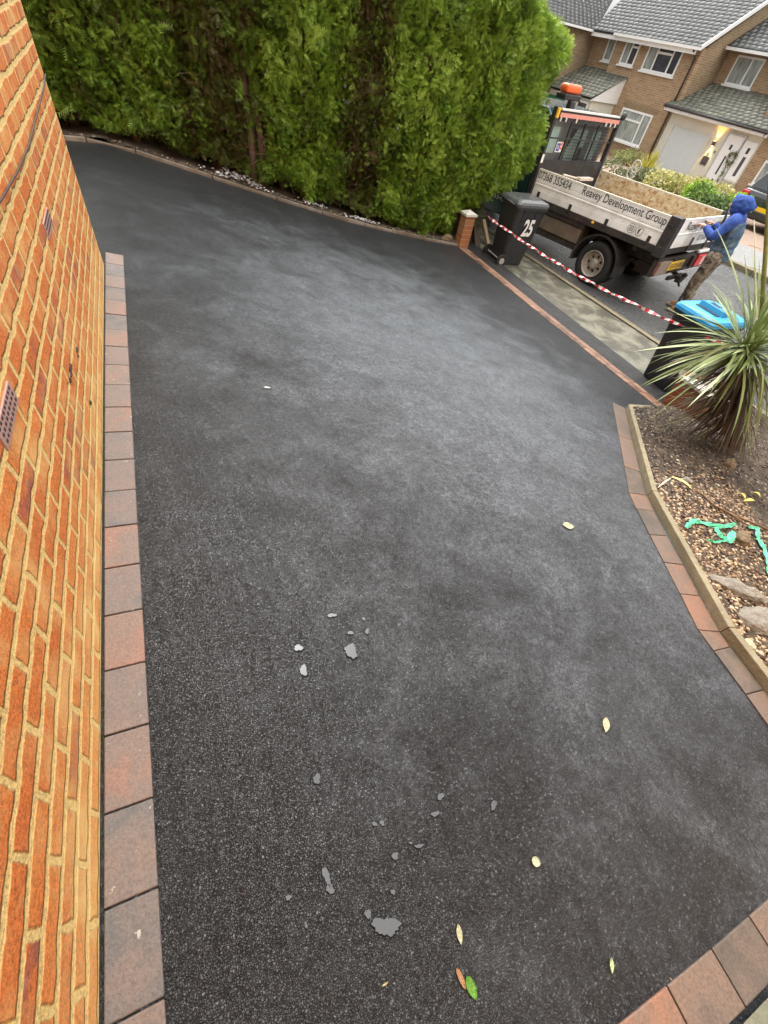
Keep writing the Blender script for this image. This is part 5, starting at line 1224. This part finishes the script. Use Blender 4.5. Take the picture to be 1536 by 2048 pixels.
def window(parent, O, c, u0, u1, z0, z1, splits, top=None, pane=None, sill=True, fr=.075, inset=.0):
    """frame in local coords (x = c); splits = list of u positions of mullions; top=(ua,ub,z) transom over one light"""
    o = np.array(O); X = c-.03-o[0]; lo, hi = min(u0, u1)-o[1], max(u0, u1)-o[1]; z0 -= o[2]; z1 -= o[2]
    f = MB(); f.box(X, X+.05, lo, lo+fr, z0+fr, z1-fr); f.box(X, X+.05, hi-fr, hi, z0+fr, z1-fr); f.box(X, X+.05, lo, hi, z1-fr, z1); f.box(X, X+.05, lo, hi, z0, z0+fr)
    for s in splits: f.box(X-.003, X+.047, s-o[1]-fr*.5, s-o[1]+fr*.5, z0+fr, z1-fr)
    if top: f.box(X-.006, X+.044, top[0]-o[1]+fr*.5, top[1]-o[1]-fr*.5, top[2]-o[2]-fr*.5, top[2]-o[2]+fr*.5)
    w = f.build('window', M_['upvc'], parent)
    edges = sorted([lo]+[s-o[1] for s in splits]+[hi])
    for ei, (a, b) in enumerate(zip(edges[:-1], edges[1:])):
        pm_ = pane[ei] if isinstance(pane, list) else (pane or M_['pane'])
        MB().box(X+.02, X+.026, a+fr*.5, b-fr*.5, z0+fr*.5, z1-fr*.5).build('pane', pm_, w)
    if sill: MB().box(X-.06, X+.05, lo-.07, hi+.07, z0-.062, z0-.002).build('sill', M_['upvc'], w)
    return w
# --- house A (left)
Za = -1.78; OA = np.array([26.0, 20.0, Za]); hA = hroot('brick_house', OA[1], OA[0], OA[2])
tag(hA, 'brown brick house opposite with three white upper windows and a lean to porch', 'house', 'brick houses across the road')
def lb(c0, c1, u0, u1, z0, z1, O, mb=None):
    mb = mb or MB(); return mb.box(min(c0, c1)-O[0], max(c0, c1)-O[0], min(u0, u1)-O[1], max(u0, u1)-O[1], z0-O[2], z1-O[2])
lb(26, 26.3, 17.2, 21.95, Za-.1, 2.56, OA).build('front_wall', M_['brick_far'], hA)
lb(26.25, 26.5, 21.95, 23.65, Za-.1, 2.52, OA).build('front_wall', M_['brick_far'], hA)
lb(26.302, 34, 17.2, 17.45, Za-.1, 2.6, OA).build('side_wall', M_['brick_side'], hA)
g = MB(); g.prism([(26.3-OA[0], 2.6-OA[2]), (34-OA[0], 2.6-OA[2]), (30.3-OA[0], 4.9-OA[2])], 1, 17.21-OA[1], 17.44-OA[1]); g.build('gable', M_['brick_side'], hA)
lb(21.5, 26.25, 23.65, 23.9, Za-.1, 2.62, OA).build('side_wall', M_['brick_side'], hA)
lb(21.2, 21.5, 23.65, 30, Za-.1, 2.62, OA).build('front_wall', M_['brick_far'], hA)
r1 = roof('roof', hA, OA, (25.55, 23.4, 2.50), (25.55, 17.0, 2.50), (30.3, 17.0, 5.15), (30.3, 25.0, 5.15), M_['tile'], seed=1)
r2 = roof('roof', hA, OA, (20.8, 23.35, 2.50), (25.75, 23.35, 2.50), (31.0, 27.2, 4.85), (20.8, 27.2, 4.85), M_['tile'], seed=2)
# under-roof boarding so the tiles are not see-through
ub = MB(); o_ = OA
ub.hexa([np.array(p)-o_ for p in ((25.58, 23.4, 2.44), (25.58, 17.03, 2.44), (30.3, 17.03, 5.09), (30.3, 25, 5.09))], [np.array(p)-o_ for p in ((25.58, 23.4, 2.49), (25.58, 17.03, 2.49), (30.3, 17.03, 5.14), (30.3, 25, 5.14))])
ub.hexa([np.array(p)-o_ for p in ((20.83, 23.4, 2.44), (25.7, 23.4, 2.44), (31, 27.2, 4.79), (20.83, 27.2, 4.79))], [np.array(p)-o_ for p in ((20.83, 23.4, 2.49), (25.7, 23.4, 2.49), (31, 27.2, 4.84), (20.83, 27.2, 4.84))])
ub.build('roof_boarding', M_['blackmetal'], hA)
gt = MB(); lb(25.48, 25.6, 17.0, 21.9, 2.44, 2.53, OA, gt); lb(25.60, 25.62, 17.2, 23.4, 2.30, 2.44, OA, gt); lb(20.8, 25.6, 23.30, 23.42, 2.42, 2.50, OA, gt)
gt.build('gutter', M_['upvc'], hA)
vg = MB(); 
def bar(mb, O, a, b, w, h):
    a, b = np.array(a, float)-O, np.array(b, float)-O; mb.hexa([a+[0, -w, -h], b+[0, -w, -h], b+[0, 0, -h], a+[0, 0, -h]], [a+[0, -w, 0], b+[0, -w, 0], b, a])
bar(vg, OA, (25.5, 17.0, 2.60), (30.3, 17.0, 5.26), .04, .16); vg.build('verge_board', M_['upvc'], hA)
dp = MB(); dp.tube([np.array(p)-OA for p in ((25.55, 17.32, 2.42), (25.92, 17.32, 2.2), (25.93, 17.32, Za))], .04, 8); dp.build('drainpipe', M_['blackmetal'], hA, smooth=True)
window(hA, OA, 26, 18.03, 19.93, 1.52, 2.46, [18.50, 19.35], (18.50, 19.35, 2.18), pane=[M_['pane'], M_['pane'], M_['net']])
window(hA, OA, 26, 20.46, 21.35, 1.56, 2.47, [20.9], (20.46, 20.9, 2.2), pane=[M_['pane'], M_['net']])
window(hA, OA, 26.25, 22.15, 22.68, 1.55, 2.44, [], pane=M_['net'])
window(hA, OA, 26, 18.11, 20.0, -1.06, .16, [18.62], (18.62, 20.0, -.22), pane=M_['net'])
so = MB()
for i in range(26): lb(25.985, 26.02, 17.95+i*.083, 17.95+i*.083+.062, .19, .40, OA, so)
so.build('soldier_course', M_['brick_side'], hA)
# lean-to porch of house A
lb(24.2, 26, 20.6, 24.0, Za-.1, .18, OA).build('porch_wall', M_['render_white'], hA)
roof('porch_roof', hA, OA, (23.9, 25.2, .26), (23.9, 20.45, .26), (26.2, 20.45, 1.25), (26.2, 25.2, 1.25), M_['tile_mossy'], seed=3)
ge = MB(); ge.prism([(23.95-OA[0], .17-OA[2]), (26-OA[0], .17-OA[2]), (26-OA[0], 1.16-OA[2])], 1, 20.5-OA[1], 20.56-OA[1]); ge.build('porch_gable', M_['upvc'], hA)
window(hA, OA, 24.2, 20.75, 21.5, -.75, .08, [], sill=False); window(hA, OA, 24.2, 21.6, 22.2, -.75, .08, [], sill=False)
MB().box(24.165-OA[0], 24.195-OA[0], 22.4-OA[1], 23.9-OA[1], .0, 1.75).build('garage_door', pm('green_door', (.03, .22, .10), .4), hA)
rv = MB(); rv.add([np.array(p)-OA for p in ((28.2, 23.1, 4.14), (28.2, 22.7, 4.14), (27.9, 22.9, 3.9), (28.3, 23.1, 4.1), (28.3, 22.7, 4.1))], [(0, 1, 2), (3, 4, 1, 0)]); rv.build('sky_wedge_patch', M_['upvc'], hA)  # white triangle added for the bright wedge of sky between the roofs
# --- house B (right)
Zb = -1.76; OB = np.array([26.0, 14.0, Zb]); hB = hroot('brick_house', OB[1], OB[0], OB[2])
tag(hB, 'brown brick house opposite with white garage door and wreathed white front door', 'house', 'brick houses across the road')
lb(28, 28.3, 13.3, 17.195, Zb, 2.75, OB).build('upper_wall', M_['brick_far'], hB)
lb(26.4, 28.0, 6.0, 13.3, Zb, 2.70, OB).build('upper_wall', M_['brick_far'], hB)
lb(28.3, 34, 6, 17.19, Zb, 2.7, OB).build('side_wall', M_['brick_side'], hB)
lb(26.0, 28.0, 12.55, 17.19, Zb-.1, .50, OB).build('porch_wall', M_['render_white'], hB)
lb(26.0, 26.398, 6.0, 12.545, Zb-.1, .60, OB).build('front_wall', M_['brick_far'], hB)
roof('porch_roof', hB, OB, (25.6, 17.5, .66), (25.6, 12.2, .66), (28.0, 12.2, 1.62), (28.0, 17.18, 1.62), M_['tile_mossy'], seed=4)
roof('porch_roof', hB, OB, (25.6, 12.2, .66), (25.6, 6, .66), (26.5, 6, 1.02), (26.5, 12.2, 1.02), M_['tile_mossy'], seed=6)
ub = MB(); ub.hexa([np.array(p)-OB for p in ((25.63, 17.4, .58), (25.63, 6, .58), (28.0, 6, 1.54), (28, 17.15, 1.54))], [np.array(p)-OB for p in ((25.63, 17.4, .64), (25.63, 6, .64), (28.0, 6, 1.60), (28, 17.15, 1.60))]); ub.build('roof_boarding', M_['blackmetal'], hB)
fs = MB(); lb(25.58, 25.62, 12.45, 17.45, .47, .63, OB, fs); lb(25.62, 26, 12.45, 17.3, .45, .47, OB, fs); fs.build('fascia', M_['upvc'], hB)
gt = MB(); gt.tube([np.array(p)-OB for p in ((25.54, 17.5, .62), (25.54, 12.3, .60))], .05, 8); gt.tube([np.array(p)-OB for p in ((25.54, 17.4, .60), (25.9, 17.3, .4), (25.93, 17.3, Zb))], .04, 8); gt.build('gutter', M_['blackmetal'], hB, smooth=True)
ar = MB(); ar.tube([np.array((25.7, 12.4-.9*(1-math.cos(t)), .45+.42*math.sin(t)))-OB for t in [PI*k/12 for k in range(13)]], .07, 6); ar.build('porch_arch', M_['upvc'], hB)
roof('roof', hB, OB, (27.5, 17.1, 2.80), (27.5, 5, 2.80), (32, 5, 5.2), (32, 17.1, 5.2), M_['tile'], seed=5)
ub = MB(); ub.hexa([np.array(p)-OB for p in ((27.53, 17.08, 2.74), (27.53, 5, 2.74), (32, 5, 5.14), (32, 17.08, 5.14))], [np.array(p)-OB for p in ((27.53, 17.08, 2.79), (27.53, 5, 2.79), (32, 5, 5.19), (32, 17.08, 5.19))]); ub.build('roof_boarding', M_['blackmetal'], hB)
gt = MB(); lb(27.44, 27.52, 6, 17.1, 2.68, 2.78, OB, gt); gt.build('gutter', M_['upvc'], hB)
window(hB, OB, 28, 15.35, 16.67, 1.67, 2.62, [15.9], pane=M_['net'])
window(hB, OB, 26.0, 10.2, 11.95, -1.0, -.18, [11.1], pane=M_['net'])
# garage door with fine horizontal slats
gd = MB(); 
for i in range(22): z = Zb+.02+i*.0805; lb(25.985, 26.002, 14.87, 16.77, z, z+.072, OB, gd)
gdo = gd.build('garage_door', pm('garage_white', (.60, .64, .63), .4, .04, 4), hB)
gf = MB(); lb(25.955, 26.0, 14.77, 14.868, Zb, .08, OB, gf); lb(25.955, 26.0, 16.772, 16.87, Zb, .08, OB, gf); lb(25.955, 26.0, 14.868, 16.772, .03, .08, OB, gf); gf.build('frame', M_['render_white'], gdo)
# entrance door, side panel
dr = MB(); lb(25.96, 25.995, 13.28, 14.02, Zb, .27, OB, dr); do_ = dr.build('front_door', M_['upvc'], hB)
df = MB(); lb(25.94, 25.997, 14.022, 14.09, Zb, .34, OB, df); lb(25.94, 25.997, 13.21, 13.278, Zb, .34, OB, df); lb(25.94, 25.997, 13.278, 14.022, .272, .34, OB, df); df.build('frame', pm('grey_seal', (.45, .46, .44), .5), do_)
dg = MB(); lb(25.952, 25.958, 13.60, 13.70, -.20, -.03, OB, dg); lb(25.952, 25.958, 13.60, 13.68, -1.08, -.42, OB, dg); lb(25.952, 25.958, 13.58, 13.68, -1.42, -1.25, OB, dg); dg.build('pane', M_['pane'], do_)
wr = MB(); rr = random.Random(3)
for i in range(160):
    a = rr.uniform(0, 2*PI); q = .17+rr.gauss(0, .035); d = Vector((-.5*rr.random(), rr.gauss(0, 1), rr.gauss(0, 1))).normalized()*.09; p = Vector((25.92-rr.uniform(0, .05), 13.33+q*math.cos(a), -.44+q*math.sin(a)*1.15))-Vector(OB)
    s = d.orthogonal().normalized()*.02; wr.add([p-s, p+s, p+d], [(0, 1, 2)])
for i in range(50):
    z = -.72-rr.random()*.55; p = Vector((25.93, 13.36+rr.gauss(0, .035), z))-Vector(OB); d = Vector((0, rr.gauss(0, .6), -1)).normalized()*.09; s = Vector((0, 1, 0))*.015; wr.add([p-s, p+s, p+d], [(0, 1, 2)])
wo_ = wr.build('wreath', pm('wreath_green', (.11, .13, .035), .7, .4, 30)); wo_.matrix_world = HM @ Matrix.Translation((OB[0], OB[1], OB[2])); tag(wo_, 'green wreath with a trailing tail hanging on the white front door', 'wreath')
spn = MB(); lb(25.955, 25.995, 12.60, 13.17, Zb+.62, .22, OB, spn); so_ = spn.build('side_panel', M_['upvc'], hB)
dg = MB(); lb(25.948, 25.954, 12.80, 12.92, -.02-.16, .02, OB, dg); lb(25.948, 25.954, 12.76, 12.90, -.95, -.28, OB, dg); dg.build('pane', M_['pane'], so_)
MB().box(25.90-OB[0], 25.999-OB[0], 12.56-OB[1], 13.0-OB[1], -1.17-OB[2], -1.10-OB[2]).build('ledge', M_['render_white'], hB)
pq = MB(); lb(25.965, 25.998, 14.33, 14.62, -.92, -.62, OB, pq); o = pq.build('wall_plaque', pm('dark_plaque', (.06, .045, .05), .6, .5, 12)); o.matrix_world = HM @ Matrix.Translation(tuple(OB)); tag(o, 'square dark plaque on the white wall between the garage and the door', 'plaque')
nb = MB(); lb(25.97, 25.998, 14.44, 14.53, -.52, -.43, OB, nb); lb(25.97, 25.998, 14.20, 14.28, -.44, -.36, OB, nb); nb.build('doorbell', pm('bell_grey', (.25, .2, .17), .5), hB)
# lit wall lamp, shining up and down the wall
lampr = hroot('wall_lamp', 14.47, 25.9, -.15); tag(lampr, 'small dark up and down wall lamp glowing on the white porch wall', 'lamp')
MB().box(-.03, .095, -.05, .05, -.08, .08).build('body', pm('lamp_brown', (.12, .05, .03), .5), lampr, bevel=.01)
MB().box(-.02, .04, -.035, .035, .081, .084).build('bulb', emit('bulb_up', (1, .62, .15), 12), lampr)
MB().box(-.02, .04, -.035, .035, -.084, -.081).build('bulb', emit('bulb_down', (1, .80, .35), 12), lampr)
for s, e, col in ((1, 16, (1, .48, .12)), (-1, 14, (1, .74, .25))):
    ld = bpy.data.lights.new('lamp_beam', 'SPOT'); ld.energy = e; ld.color = col; ld.spot_size = math.radians(75); ld.spot_blend = .8; ld.shadow_soft_size = .02
    lo_ = bpy.data.objects.new('lamp_beam', ld); COL.objects.link(lo_); lo_.parent = lampr
    lo_.location = (0, 0, .1*s); lo_.rotation_euler = ((PI if s > 0 else 0), 0, 0)
    lo_.rotation_euler[1] = math.radians(-12 if s < 0 else 12)

# ---------------------------------------------------------------- shrubs in front of the houses
def shrub(name, label, px, py, c, wid, h, n, leaf, stops, spiky=False, seed=0, group='shrubs in the front garden opposite'):
    nx = (CA, SA, 0); p = on_plane(px, py, nx, c); g = gz(p[0], p[1])+.05; root = empty(name, (p[0], p[1], g)); tag(root, label, 'shrub', group)
    r = np.random.default_rng(seed); V, F, C = [], [], []; topz = max(.3, (p[2]-g)*1.0+h*.35)
    if spiky:
        for i in range(n):
            az = r.uniform(0, 6.28); el = r.uniform(.5, 1.5); Lh = topz*r.uniform(.6, 1.1); b = r.normal(scale=.06*wid, size=3); b[2] = 0.02
            strap_leaf(b, b+np.array([math.cos(az)*math.cos(el)*wid, math.sin(az)*math.cos(el)*wid, Lh*math.sin(el)]), leaf, .12, n=5, tone=r.uniform(.2, .9), V=V, F=F, C=C)
    else:
        lobes = [(r.normal(scale=.28*wid, size=2), r.uniform(.5, .9)) for _ in range(7)]
        for i in range(n):
            lc, lh = lobes[r.integers(7)]; d = nrm(r.normal(size=3)+[0, 0, .3]); q = r.uniform(.7, 1.05)
            P = np.array([lc[0], lc[1], topz*lh*.62])+d*np.array([wid*.30, wid*.30, topz*lh*.42])*q; P[2] = max(P[2], .03)
            a = nrm(r.normal(size=3)+d*.8); s = nrm(np.cross(a, r.normal(size=3)))*leaf*.32; a = a*leaf; b = len(V)
            V += [P-s*.3, P+a*.5-s, P+a, P+a*.5+s]; F.append((b, b+1, b+2, b+3)); t = float(np.clip(r.normal(.5, .22)+d[2]*.12, 0, 1)); C += [(t, t, t, 1)]*4
    np_mesh('foliage', V, F, [leaf_mat(name+'_leaf', stops)], root, cols=C)
    st_ = MB(); 
    for k in range(5): a = k*1.26; st_.tube([(0, 0, -.05), (.12*wid*math.cos(a), .12*wid*math.sin(a), topz*.3), (.22*wid*math.cos(a), .22*wid*math.sin(a), topz*.55)], [.02, .014, .008], 5)
    st_.build('stems', M_['twig'], root)
    return root
shrub('grass_clump', 'yellow green tufty clump beside the dark car bonnet', 1303, 318, 20.2, .9, .7, 140, .06, [(0, (.20, .20, .03)), (.5, (.38, .36, .05)), (1, (.62, .52, .14))], True, 1)
shrub('dark_shrub', 'dull olive upright shrub left of the variegated one', 1292, 352, 18.6, 1.5, 1.0, 2600, .09, [(0, (.05, .07, .025)), (.5, (.12, .15, .06)), (1, (.30, .32, .16))], False, 2)
shrub('variegated_shrub', 'cream and yellow variegated shrub in front of the garage door', 1352, 358, 18.0, 1.6, 1.0, 3000, .10, [(0, (.10, .14, .03)), (.4, (.30, .30, .08)), (.7, (.55, .50, .18)), (1, (.68, .62, .38))], False, 3)
shrub('lime_shrub', 'bright lime green rounded shrub below the front door', 1408, 383, 17.4, 1.35, .8, 3000, .085, [(0, (.08, .18, .01)), (.5, (.24, .42, .02)), (1, (.48, .62, .08))], False, 4)
shrub('dark_shrub', 'dark green shrub right of the lime green one', 1447, 392, 17.2, 1.2, .8, 2200, .09, [(0, (.03, .06, .02)), (.5, (.07, .13, .03)), (1, (.20, .28, .08))], False, 5)
shrub('low_shrub', 'pale green low plant under the white lower window of the left house', 1268, 303, 24.5, 1.6, .5, 900, .10, [(0, (.12, .16, .04)), (.5, (.26, .30, .10)), (1, (.45, .46, .2))], False, 6)
for k, (px, py) in enumerate(((1273, 333), (1263, 346))):
    p = on_plane(px, py, (CA, SA, 0), 17.6); m = MB(); m.tube([(0, .17*math.cos(2*PI*i/20), .17*math.sin(2*PI*i/20)) for i in range(21)], .018, 6)
    for a in range(4): m.tube([(0, -.16*math.cos(a*PI/4), -.16*math.sin(a*PI/4)), (0, .16*math.cos(a*PI/4), .16*math.sin(a*PI/4))], .006, 4)
    m.tube([(0, 0, -.16), (0, 0, gz(p[0], p[1])-p[2])], .012, 5)
    o = m.build('garden_ornament', pm('ornament_pale', (.5, .48, .4), .6)); o.matrix_world = Matrix.Translation(Vector(p)) @ HM; tag(o, ('upper' if k == 0 else 'lower')+' pale wheel shaped garden ornament beside the dark car', 'ornament')
